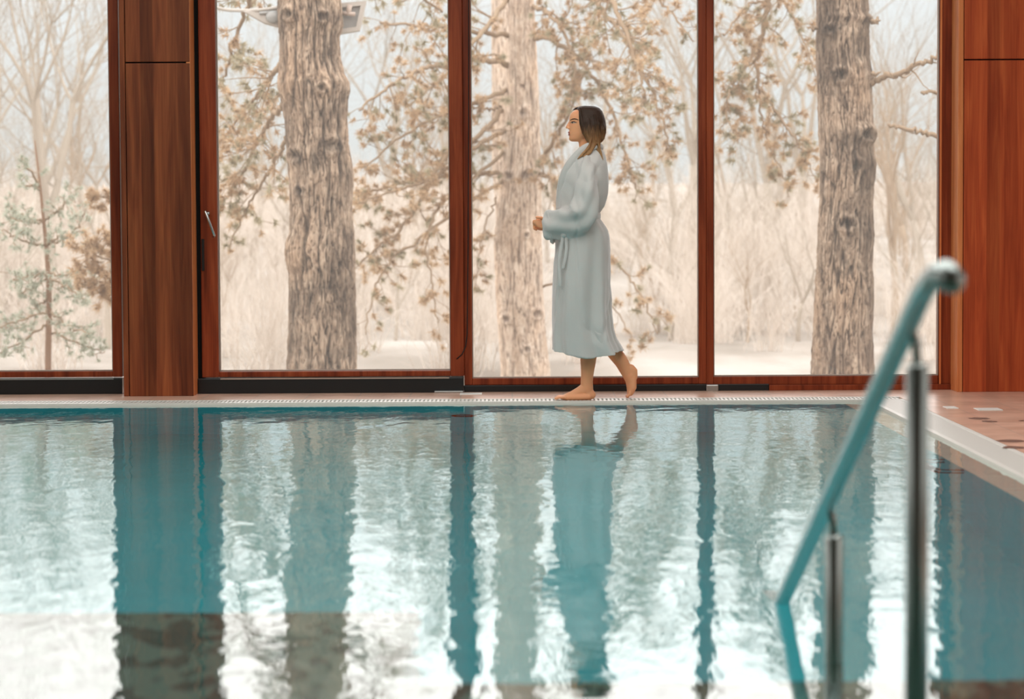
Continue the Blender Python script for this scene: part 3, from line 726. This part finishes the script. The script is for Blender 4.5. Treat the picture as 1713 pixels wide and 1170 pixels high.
attach(mb.build('shade', M['lamp_grey'], bevel=.01), r)
mb = MB(); mb.tube(spline([tuple(P(300, 2, DL)), tuple(P(362, 13, DL)), tuple(P(385, 17, DL)), tuple(P(430, 17, DL - .1)), tuple(P(470, 12, DL - .1))], 5), .016, 8)
attach(mb.build('support_arm', M['lamp_grey'], smooth=True), r)
mb = MB(); mb.tube([P(434, 22, DL - .12), P(456, 20, DL - .12)], .014, 8); mb.ball(P(457, 28, DL - .12), (.07, .03, .06)); attach(mb.build('lamp_bulb_holder', M['lamp_glass'], smooth=True), r)

# --- bare woods behind: a few kinds, many standing copies
def grow(mb, p, d, l, r, depth, rnd):
    n = 4; q = p.copy(); T = [q.copy()]; v = d.copy()
    for i in range(n):
        v = (v + Vector((rnd.gauss(0, .10), rnd.gauss(0, .10), rnd.gauss(0, .05) + .03))).normalized(); q = q + v * l / n; T.append(q.copy())
    r1 = r * .62
    mb.tube(T, [r + (r1 - r) * i / n for i in range(n + 1)], 6 if depth > 3 else 4 if depth > 1 else 3, cap=False)
    if depth <= 0: return
    k = 2 if rnd.random() < .55 else 3
    for j in range(k):
        a = rnd.uniform(.22, .62); s = v.cross(Vector((rnd.gauss(0, 1), rnd.gauss(0, 1), rnd.gauss(0, 1)))).normalized()
        grow(mb, q, (v * cos(a) + s * sin(a)).normalized(), l * rnd.uniform(.66, .86), r1 * rnd.uniform(.6, .85), depth - 1, rnd)
    if depth > 1:
        for j in range(rnd.randint(1, 2)):
            i = rnd.randint(1, n - 1); a = rnd.uniform(.6, 1.1); s = v.cross(Vector((rnd.gauss(0, 1), rnd.gauss(0, 1), rnd.gauss(0, 1)))).normalized()
            grow(mb, T[i], (v * cos(a) + s * sin(a)).normalized(), l * rnd.uniform(.4, .6), r1 * .45, max(depth - 2, 0), rnd)
protos = []
for k in range(5):
    rnd = random.Random(100 + k); mb = MB(); mb2 = MB()
    l0 = (2.2, 1.6, 2.8, 1.3, 2.0)[k]
    # trunk first, crown as a part of its own
    v = Vector((rnd.gauss(0, .06), rnd.gauss(0, .06), 1)).normalized(); T = [Vector((0, 0, -.2))]
    for i in range(5): v = (v + Vector((rnd.gauss(0, .05), rnd.gauss(0, .05), 0))).normalized(); T.append(T[-1] + v * l0 / 5)
    r_ = (.13, .09, .16, .07, .11)[k]; mb.tube(T, [r_ * (1.1 - .08 * i) for i in range(6)], 10)
    for j in range(3):
        a = rnd.uniform(.1, .45); s = Vector((cos(j * 2.1 + k), sin(j * 2.1 + k), 0))
        grow(mb2, T[-1], (v * cos(a) + s * sin(a)).normalized(), l0 * .9, r_ * .58, 5, rnd)
    tr = mb.build('bare_tree', M['bark_far' if k % 2 else 'bark_far2'], smooth=True)
    tag(tr, 'slender leafless tree standing in the pale woods beyond the windows', 'tree', 'leafless trees in the woods')
    cr = mb2.build('crown', M['bark_far' if k % 2 else 'bark_far2'], smooth=True); cr.parent = tr; cr['kind'] = 'stuff'
    protos.append((tr, cr))
def gz(x, y): return GZ + .18 * noise.noise(Vector((x * .15, y * .15, 0))) + max(0, y - 42) * .03
rnd = random.Random(77)
spots = []
# (px, D, kind, scale): the ones the photo shows clearly, then the rest of the wood
for t_ in ((18, 44, 0, 1.1), (100, 40, 2, .95), (150, 52, 1, 1.2), (-40, 50, 2, 1.0), (60, 60, 0, 1.2), (1290, 58, 2, 1.1), (1240, 46, 0, .9), (1500, 42, 1, 1.15), (1545, 50, 0, 1.0), (1330, 66, 2, 1.2),
           (690, 58, 1, 1.2), (640, 70, 2, 1.1), (420, 60, 0, 1.1), (1120, 55, 0, 1.1), (1150, 70, 2, 1.1), (940, 62, 1, 1.2), (1020, 75, 2, 1.2)):
    spots.append(t_)
for i in range(16):
    D = 52 + 70 * rnd.random() ** 1.0; spots.append((rnd.uniform(-250, 1850), D, rnd.randrange(5), rnd.uniform(.75, 1.35)))
for i in range(80):
    spots.append((rnd.uniform(-150, 1750), rnd.uniform(38, 85), rnd.randrange(5), rnd.uniform(.36, .55)))
for i, (px, D, k, s) in enumerate(spots):
    x = (px - 856) / FPX * D; tr, cr = protos[k]
    if i >= 5 or True:
        a = tr.copy(); COL.objects.link(a); b = cr.copy(); COL.objects.link(b); b.parent = a
    a.location = (x, D, gz(x, D)); a.rotation_euler = (0, 0, rnd.uniform(0, 6.28)); s *= .62 + .0035 * D; a.scale = (s, s, s * rnd.uniform(.9, 1.1))
for k, (tr, cr) in enumerate(protos):
    x = -22 + k * 9.5; tr.location = (x, 95 + 6 * k, gz(x, 95 + 6 * k))
# bushes of dry stems, the nearest ones low
bush = []
for k in range(4):
    rnd2 = random.Random(300 + k); mb = MB()
    for i in range(46):
        a = rnd2.uniform(0, 6.28); t = rnd2.uniform(.05, .55); v = Vector((cos(a) * sin(t), sin(a) * sin(t), cos(t)))
        grow(mb, Vector((rnd2.gauss(0, .25), rnd2.gauss(0, .25), -.1)), v, rnd2.uniform(.5, .95), .011, 2, rnd2)
    o = mb.build('dry_bush', M['brush']); bush.append(tag(o, 'pale dry bush of thin bare stems on the forest floor', 'bush', 'dry bushes on the forest floor'))
for i in range(170):
    D = 40 + 75 * rnd.random() ** 1.1; x = (rnd.uniform(-200, 1850) - 856) / FPX * D
    o = bush[i % 4] if i < 4 else bush[i % 4].copy()
    if i >= 4: COL.objects.link(o)
    s = rnd.uniform(.9, 1.7)
    if i % 3 == 0: D = rnd.uniform(31, 50); x = (rnd.uniform(-200, 1850) - 856) / FPX * D; s = rnd.uniform(.45, .9)
    o.location = (x, D, gz(x, D)); o.scale = (s, s, s); o.rotation_euler = (0, 0, rnd.uniform(0, 6.28))

# ------------------------------------------------------------------ the woman in the bathrobe
DH = 14.08                 # her distance
SC = DH / FPX              # metres per pixel there
def H(px, py, dy=0.0):
    """pixel at her plane, pushed dy metres away from the house's inside"""
    p = P(px, py, DH); return Vector((p.x, p.y + dy, p.z))
def R(px): return px * SC
M['skin'] = mat('skin', (.92, .43, .225), .5, .3)
_b = M['skin'].node_tree.nodes['Principled BSDF']; _b.inputs['Subsurface Weight'].default_value = .25; _b.inputs['Subsurface Radius'].default_value = (.02, .008, .004); _b.inputs['Subsurface Scale'].default_value = .4
M['lips'] = mat('lips', (.42, .13, .11), .4, .4)
M['robe'] = mat('terry_robe', (.61, .585, .55), .95, .1)
_n = noise_tex(M['robe'], mapped(M['robe'], (1, 1, 1)), 260, 2); bump(M['robe'], _n.outputs[0], .25, .004)
M['robe'].node_tree.nodes['Principled BSDF'].inputs['Sheen Weight'].default_value = .8
M['hair'] = mat('hair', (.1, .05, .02), .55, .3)
_m = M['hair']; _g = N(_m, 'ShaderNodeNewGeometry'); _s = N(_m, 'ShaderNodeSeparateXYZ'); L(_m, _g.outputs['Position'], _s.inputs[0])
_n = noise_tex(_m, mapped(_m, (90, 90, 6)), 2.2, 4, .6, .3)
_mr = N(_m, 'ShaderNodeMapRange'); L(_m, _s.outputs['Z'], _mr.inputs[0]); _mr.inputs[1].default_value = H(990, 275).z; _mr.inputs[2].default_value = H(990, 190).z
_a = N(_m, 'ShaderNodeMath', operation='MULTIPLY_ADD'); L(_m, _n.outputs[0], _a.inputs[0]); _a.inputs[1].default_value = .5; L(_m, _mr.outputs[0], _a.inputs[2])
L(_m, ramp(_m, _a.outputs[0], [(.40, (.46, .25, .11)), (.72, (.26, .125, .05)), (1.02, (.040, .019, .010))]), base(_m)); bump(_m, _n.outputs[0], .7, .004)

woman = MB()
NY, FY = -1, 1            # toward the camera / away from it
# --- head (axis slightly turned to the camera), built from stacked egg-shaped rings
prof = [  # y px, front x px, back x px, half width m
    (181.5, 972, 992, .030), (184, 963, 1000, .050), (187.5, 957, 1005, .061), (191, 954.2, 1007.5, .067), (195, 952.6, 1009, .071), (200, 951.9, 1010, .074),
    (204, 952.4, 1010, .075), (207, 952.8, 1010, .075), (211, 952.2, 1009, .074), (215, 952.2, 1007, .072), (219, 952.0, 1005, .069), (222, 951.6, 1001, .066),
    (225, 951.8, 997, .062), (228, 952.2, 994, .057), (231, 951.8, 990, .051), (233.5, 952.0, 986, .044), (235.5, 953.4, 983, .036), (237, 956, 981, .026)]
rings = []
for (y, xf, xb, hw) in prof:
    ring = []
    for j in range(36):
        a = 2 * pi * j / 36; c, s_ = cos(a), sin(a)
        w = hw * (1.0 - .22 * max(0, -c) ** 1.5)     # front narrower
        x = (xf + xb) / 2 + (xb - xf) / 2 * (abs(c) ** .92) * (1 if c > 0 else -1)
        p = H(x, y); ring.append((p.x, p.y + w * (abs(s_) ** .9) * (1 if s_ > 0 else -1), p.z))
    rings.append(ring)
woman.rings(rings)
# nose, lips, chin, cheeks, brow ridge
woman.caps([H(952.6, 204.5), H(950.6, 208.5), H(948.8, 212.4)], [.0060, .0072, .0085], 12)
woman.ball(H(948.0, 213.4), (.0072, .0085, .0068)); woman.ball(H(951.6, 214.8, -.010), (.008, .006, .006)); woman.ball(H(951.6, 214.8, .010), (.008, .006, .006))
woman.ball(H(952.0, 221.6), (.0078, .020, .0046)); woman.ball(H(952.3, 225.6), (.0078, .018, .0050))
woman.ball(H(954.6, 232.0), (.011, .018, .011)); pass
# ear near side
woman.ball(H(982, 212, -.073), (.012, .006, .022))
# neck and torso
woman.caps([H(979, 222), H(981, 236), H(984, 250), H(986, 262)], [.052, .046, .050, .07], 18)
woman.caps([H(985, 282, -.12), H(985, 278, 0), H(985, 282, .12)], [.05, .065, .05], 16)
woman.caps([H(984, 285), H(976, 320), H(974, 350), H(980, 390), H(984, 415)], [.08, .085, .065, .10, .10], 20)
# arms down and forward; sleeves cover them
for sd, hx in ((-1, 912), (1, 914)):
    woman.caps([H(983, 287, sd * .140), H(980, 325, sd * .185), H(977, 357, sd * .195), H(950, 371, sd * .15), H(919, 377, sd * .055)], [.036, .036, .033, .029, .022], 14)
# hands: palm, four bent fingers and a thumb, the near one laid on the far one
def hand(b, cx, cy, dy, sd, tilt):
    """palm from the wrist; fingers run to the left and curl; sd -1 near hand"""
    ext = []
    woman.ball(H(cx, cy, dy), (.036, .013, .030), 14, 8, Matrix.Rotation(tilt, 3, 'Y'))
    woman.caps([H(cx + 8, cy + .5, dy), H(cx, cy, dy)], [.022, .024], 12, .7)
    for k, (l, off) in enumerate(((.062, -7.0), (.070, -2.6), (.066, 1.8), (.052, 5.8))):
        a = tilt + (-.35 + .12 * k); x0 = cx - 7; y0 = cy + off * .82
        p0 = H(x0, y0, dy); d1 = Vector((-cos(a), -.10 * sd, sin(a)))
        p1 = p0 + d1 * l * .45; d2 = Vector((-cos(a + .75), .55 * -sd * .6, sin(a + .75) - .55)).normalized()
        p2 = p1 + d2 * l * .33; d3 = Vector((.15, .6 * -sd, -.9)).normalized(); p3 = p2 + d3 * l * .24
        woman.caps([p0, p1, p2, p3], [.0088, .0083, .0076, .0068], 10)
    t0 = H(cx - 1, cy - 6, dy - .004 * sd); t1 = t0 + Vector((-.026, -.012, .018)); t2 = t1 + Vector((-.026, -.004, .004))
    woman.caps([t0, t1, t2], [.0105, .0095, .0080], 10)
hand(woman, 914, 376, -.035, -1, .35)
hand(woman, 915, 379, .020, 1, .10)
# --- standing leg (near) and foot
YN, YF = -.055, .075
woman.caps([H(981, 415, YN), H(983, 500, YN), H(984, 560, YN), H(984.5, 590, YN), H(983.2, 606, YN), H(982, 624, YN), H(981, 638, YN), H(981.5, 650, YN)],
           [.085, .060, .050, .0485, .044, .0365, .035, .036], 20)
foot0 = H(981, 648, YN)
def foot_flat(yc):
    zt = lambda py: py
    # heel, instep, ball
    woman.caps([H(986, 657.5, yc), H(988.5, 659.5, yc)], [.030, .027], 16)
    woman.caps([H(981, 648, yc), H(968, 655.0, yc), H(955, 660.3, yc), H(943, 663.4, yc)], [.036, .028, .0215, .0145], 16, 1.0)
    woman.caps([H(984, 662.3, yc), H(966, 663.2, yc - .004), H(948, 663.6, yc - .004), H(940, 664.2, yc)], [.022, .021, .020, .012], 16, 1.65, up=(0, 0, 1))
    for k, (dx, dy, r_) in enumerate(((927.8, -.034, .0078), (928.3, -.019, .0080), (928.6, -.004, .0084), (929.4, .011, .0086), (930.2, .029, .0118))):
        woman.caps([H(943, 663.6, yc + dy * .85), H(934.5, 663.8, yc + dy), H(dx + 1, 665.2, yc + dy * 1.03)], [r_ * 1.1, r_, r_ * .92], 10)
foot_flat(YN)
# --- trailing leg on tiptoe (far)
woman.caps([H(990, 415, YF), H(996, 470, YF), H(1000, 530, YF), H(1013, 570, YF), H(1029.5, 592, YF), H(1041.5, 608, YF), H(1050.5, 626, YF), H(1054.5, 634, YF)],
           [.085, .060, .048, .046, .044, .040, .034, .032], 20)
woman.caps([H(1056, 618, YF), H(1060.5, 622.5, YF), H(1061.5, 632, YF)], [.026, .0255, .022], 16)
woman.caps([H(1053.5, 630, YF), H(1056.5, 640, YF), H(1056.6, 650, YF), H(1055.0, 657.5, YF)], [.035, .031, .026, .0185], 16, 1.0)
woman.caps([H(1059, 634, YF), H(1058.5, 650, YF), H(1055.6, 658.5, YF)], [.024, .026, .020], 14, 1.3, up=(1, 0, 0))
for dy, r_ in ((-.030, .0078), (-.015, .0082), (0, .0084), (.014, .0086), (.029, .0108)):
    woman.caps([H(1054.8, 657.5, YF + dy * .8), H(1053.8, 661.5, YF + dy), H(1050.6, 664.8, YF + dy)], [r_ * 1.1, r_, r_ * .9], 10)
body = woman.build('person', [M['skin'], M['lips']], smooth=True)
remesh(body, .0032, 5, .5)
tag(body, 'barefoot woman in a white bathrobe walking along the pool edge, hands clasped', 'person')
# lips: the skin itself is redder there
l1 = H(951.5, 223.3)
for pl in body.data.polygons:
    c = pl.center
    if c.x < l1.x + .010 and abs(c.z - l1.z) < .0105 and abs(c.y - l1.y) < .020: pl.material_index = 1
bvh = BVHTree.FromObject(body, bpy.context.evaluated_depsgraph_get())
def on_body(px, py, lift=.001):
    d = (P(px, py, DH) - CAM).normalized(); hit = bvh.ray_cast(CAM, d)
    return (hit[0] - d * lift) if hit[0] is not None else H(px, py, -.06)
M['dark'] = mat('dark_lashes', (.018, .010, .007), .5, .3); M['eye_white'] = mat('eye_white', (.62, .58, .55), .25)
def child(mb, name, m, smooth=True, par=body, vox=None, sm=2):
    o = mb.build(name, m, smooth=smooth)
    if vox: remesh(o, vox, sm)
    o.parent = par; return o
hc = H(975, 205)
for sd in (0, 1):
    def fs(px, py, lift=.0008):
        p = on_body(px, py, lift); return p if sd == 0 else Vector((p.x, 2 * hc.y - p.y, p.z))
    mb = MB(); mb.caps([fs(953.8, 201.4), fs(957, 199.6), fs(961, 198.9), fs(964.5, 199.6), fs(967.3, 201.0)], [.0013, .0026, .0029, .0024, .0012], 8); child(mb, 'eyebrow', M['dark'])
    mb = MB(); mb.caps([fs(955.6, 205.6, 0), fs(959, 205.4, 0), fs(963, 205.6, 0)], [.0015, .0026, .0015], 8); ew = child(mb, 'eye', M['eye_white'])
    mb = MB(); mb.ball(fs(957.7, 205.5, .002), (.0034, .0034, .0038), 10, 6); child(mb, 'iris', M['dark'], par=ew)
    mb = MB(); mb.caps([fs(954.6, 205.4, .0022), fs(957, 203.8, .003), fs(960.5, 203.6, .003), fs(964.8, 205.2, .002)], [.0010, .0019, .0020, .0010], 8); child(mb, 'eyelash', M['dark'], par=ew)

# --- hair
hr = MB()
hr.rings([[((lambda p: (p.x, p.y + w * sin(2 * pi * j / 40), p.z))(H((xf + xb) / 2 + (xb - xf) / 2 * cos(2 * pi * j / 40), y))) for j in range(40)] for (y, xf, xb, w) in
          [(177.3, 975, 990, .020), (178.3, 969, 997, .045), (181, 965, 1003, .064), (186, 964.5, 1007.5, .078), (193, 966, 1010.5, .085), (202, 968, 1013, .089), (212, 970, 1014.2, .090), (222, 973, 1014, .086), (230, 978, 1012, .078), (237, 984, 1008.5, .060)]])
# front lock falling along the near cheek and over the collar
hr.caps([H(969.5, 183, -.052), H(970.5, 195, -.074), H(972.5, 208, -.082), H(977, 222, -.084), H(984, 234, -.080), H(988, 243, -.085), H(982, 252, -.110), H(972, 261, -.122), H(965, 267, -.125)], [.010, .014, .019, .022, .023, .022, .019, .012, .004], 12, .7)
hr.caps([H(978, 186, -.060), H(982, 205, -.085), H(988, 225, -.090), H(991, 242, -.090), H(984, 256, -.118), H(976, 264, -.128)], [.016, .024, .027, .022, .015, .004], 12, .6)
hr.caps([H(990, 190, -.07), H(996, 210, -.088), H(998, 230, -.080), H(999, 246, -.075), H(1003, 258, -.085), H(1008, 271, -.095)], [.016, .026, .026, .016, .010, .003], 12, .55)
hr.caps([H(1001, 200, -.05), H(1007, 218, -.060), H(1006, 232, -.055), H(1002.5, 238.5, -.05)], [.018, .024, .018, .006], 12, .7)
hr.caps([H(1004, 205, .03), H(1008.5, 222, .03), H(1005, 236, .02)], [.02, .022, .010], 12)
# far side hair line above the forehead
hr.caps([H(958.5, 184.2, .020), H(963, 181.8, .012), H(971, 180.6, .0), H(980, 180.5, 0)], [.0030, .0065, .011, .014], 10)
hr.caps([H(969, 184, .052), H(970, 200, .078), H(975, 222, .082), H(982, 240, .085), H(978, 256, .10)], [.010, .016, .022, .020, .006], 12, .7)
hr.caps([H(993, 192, -.088), H(996, 208, -.100), H(998.5, 225, -.100), H(1000.5, 242, -.094), H(1005, 258, -.098), H(1007.5, 268, -.10)], [.003, .0055, .006, .006, .005, .003], 8)
hr.caps([H(984, 200, -.094), H(985, 216, -.102), H(988, 232, -.104), H(984, 248, -.124), H(975, 258, -.136)], [.003, .005, .006, .006, .003], 8)
hair = child(hr, 'hair', M['hair'], vox=.0035, sm=2)

# --- robe: body of the garment as rings with soft folds, then sleeves, one skin
rb = MB()
prow = [  # y, left, right, half width, fold amplitude
    (246, 978, 1004, .060, 0), (252, 968, 1011, .085, 0), (262, 959, 1014.3, .125, .001), (274, 951, 1016.2, .165, .001), (290, 942, 1017.5, .185, .002), (305, 937, 1018.2, .185, .002), (325, 934, 1017, .180, .003),
    (345, 933, 1011.5, .170, .004), (357, 932.5, 1002.5, .160, .005), (363, 932.5, 1001.8, .158, .005), (372, 932, 1008.5, .165, .006), (384, 931.5, 1016.5, .175, .006), (398, 930.5, 1019.6, .185, .006), (415, 929.2, 1020.4, .192, .006),
    (450, 926.6, 1021, .195, .006), (490, 924.8, 1021.8, .198, .006), (525, 924.2, 1023, .200, .006), (550, 924, 1026, .203, .006), (566, 924, 1031, .206, .007), (578, 924.2, 1038, .208, .008), (587, 925.5, 1042.8, .210, .009)]
def robe_ring(y, xl, xr, hw, fa, inset=0.0, tilt=0.0):
    ring = []; K = 120
    for j in range(K):
        a = 2 * pi * j / K; c, s_ = cos(a), sin(a)
        t = smoothstep(370, 590, y)
        f = 1.5 * fa * (.9 * sin(7 * a + 1.3 + .5 * sin(y / 40)) + .6 * sin(11 * a + 2.1 + y / 130) + .7 * sin(5 * a + y / 90)) * (.35 + .9 * t)
        # front panel edge running down the near side
        sup = .86
        x = (xl + xr) / 2 + (xr - xl) / 2 * (abs(c) ** sup) * (1 if c > 0 else -1)
        hem = 0
        if y > 540:
            hem = smoothstep(540, 587, y) * (11 * math.exp(-((c + .0) ** 2) / .55) - 1)
        p = H(x, y + hem * (1 if y > 540 else 0), 0)
        rx = (1 - inset / .17); q = Vector((p.x, p.y + hw * (abs(s_) ** sup) * (1 if s_ > 0 else -1), p.z))
        cen = H((xl + xr) / 2, y); v = Vector((q.x - cen.x, q.y - cen.y, 0)); l = v.length
        if l > 1e-6: q = q + v.normalized() * (f - inset) * (1 if abs(c) < .97 else .4)
        ring.append(q)
    return ring
ys_ = []
y = 246
while y < 587: ys_.append(y); y += 5
ys_.append(587)
rings = [robe_ring(y, *interp(prow, y)) for y in ys_]
inner = [robe_ring(y, *interp(prow, y), inset=.016) for y in reversed([q for q in ys_ if q >= 480])]
rb.rings(rings + inner)
# sleeves: rings across a bent path; wide turned-back cuff with an open mouth
def sleeve(path, K=40, seed=0.0):
    C = spline(path, 6); rs = []; m = len(C)
    for i, (x, y, dy, a_r, b_r) in enumerate(C):
        p = H(x, y, dy); q0 = C[max(i - 1, 0)]; q1 = C[min(i + 1, m - 1)]
        t = (H(q1[0], q1[1], q1[2]) - H(q0[0], q0[1], q0[2])).normalized()
        u = Vector((0, -1, 0)); u = (u - t * u.dot(t)).normalized(); w = t.cross(u)
        ring = []
        for j in range(K):
            a = 2 * pi * j / K
            k = i / (m - 1); bend = math.exp(-((k - .52) / .20) ** 2)
            f = .007 * sin(3 * a + 9 * k + seed) + .006 * sin(5 * a - 14 * k + seed) + .013 * bend * sin(26 * k + 1.5 * sin(a + seed) + seed) * (.6 + .4 * sin(a * 2))
            ring.append(p + u * ((b_r + f) * cos(a)) + w * ((a_r + f) * sin(a)))
        rs.append(ring)
    # mouth of the cuff turned inwards
    last = rs[-1]; c = sum(last, Vector()) / K; t = (H(C[-1][0], C[-1][1], C[-1][2]) - H(C[-4][0], C[-4][1], C[-4][2])).normalized()
    rs.append([c + (p - c) * .93 + t * .006 for p in last]); rs.append([c + (p - c) * .80 - t * .004 for p in last]); rs.append([c + (p - c) * .74 - t * .05 for p in last]); rs.append([c + (p - c) * .6 - t * .07 for p in last])
    rb.rings(rs)
#          x    y    dy    half height  half depth
sleeve([(984, 268, -.105, .045, .030), (981, 285, -.150, .060, .048), (979, 310, -.190, .066, .062), (978, 335, -.208, .070, .066), (973, 358, -.205, .082, .066), (955, 370, -.175, .090, .066), (936, 375, -.135, .090, .062), (925, 378, -.105, .086, .060), (917.0, 379.5, -.085, .080, .058)], seed=.4)
sleeve([(984, 268, .105, .045, .030), (981, 285, .150, .060, .048), (979, 310, .190, .066, .062), (978, 335, .208, .070, .066), (973, 358, .200, .080, .066), (955, 372, .170, .086, .066), (938, 379, .125, .086, .060), (928, 382, .100, .082, .058), (920.0, 383.5, .080, .074, .056)], seed=2.0)
robe = child(rb, 'bathrobe', M['robe'], vox=.0055, sm=3)
# gentle creases on the finished cloth
_co = [v.co.copy() for v in robe.data.vertices]; _no = [v.normal.copy() for v in robe.data.vertices]; _new = []
for co, nr in zip(_co, _no):
    k = noise.noise(Vector((co.x * 9, co.y * 9, co.z * 2.2))) * .006 + noise.noise(Vector((co.x * 22 + co.z * 6, co.y * 20, co.z * 9))) * .003
    k -= .006 * max(0, 1 - abs(noise.noise(Vector((co.x * 7 + 2, co.y * 5, co.z * 1.6)))) / .12)
    _new += list(co + nr * k)
robe.data.vertices.foreach_set('co', _new); robe.data.update()
# collar: a shawl lapel both sides, thick roll of terry
for sd, nm in ((-1, 'collar'), (1, 'collar')):
    mb = MB()
    pts = [H(1006.5, 247, sd * .020), H(1001, 243.5, sd * .060), H(990, 243.5, sd * .083), H(976, 250, sd * .092), H(963, 262, sd * .098), H(952, 276, sd * .100), H(943.5, 293, sd * .092), H(938.5, 312, sd * .078), H(936, 332, sd * .062), H(935, 350, sd * .050)]
    pts = [Vector(c) for c in spline([tuple(p) for p in pts], 4)]; m_ = len(pts)
    mb.caps(pts, [.017 + .007 * sin(pi * i / m_) for i in range(m_)], 14, .62 if sd < 0 else .62)
    pts2 = [p + Vector((.016, -.004 * -sd, -.012)) for p in pts[8:]]
    mb.caps(pts2, [.015] * len(pts2), 12, .5)
    child(mb, nm, M['robe'], par=robe, vox=.0045, sm=3)
# turned-back cuff bands
for sd, (cx, cy, dy, ar, br) in ((-1, (919.5, 378.8, -.088, .0875, .064)), (1, (922.5, 383, .083, .080, .060))):
    mb = MB(); ring = []
    for j in range(33):
        a = 2 * pi * j / 32; q = H(cx, cy, dy); ring.append(q + Vector((.028 * sin(a) * -.9 * .35, br * cos(a), ar * sin(a))))
    mb.tube(ring, .0085, 10); child(mb, 'cuff', M['robe'], par=robe)
# belt round the waist and its hanging tied ends
mb = MB(); K = 49; lo = []
for j in range(K):
    a = 2 * pi * j / (K - 1); q = H(967.3 + 35.6 * cos(a), 360 + 1.5 * cos(a)); lo.append(q + Vector((0, .166 * sin(a), 0)))
mb.tube(lo, .0215, 10, flat=.38, up=(0, 0, 1))
mb.caps([H(941, 396, -.165), H(938.5, 410, -.168), H(935.5, 428, -.172), H(934, 445, -.175), H(935.5, 462, -.176), H(936.2, 476, -.176)], [.010, .010, .010, .010, .0095, .009], 8, .4)
mb.caps([H(946, 398, -.170), H(947, 414, -.176), H(945, 430, -.18), H(941, 447, -.18)], [.010, .010, .010, .009], 8, .4)
mb.ball(H(943, 392, -.165), (.020, .018, .020))
child(mb, 'belt', M['robe'], par=robe)
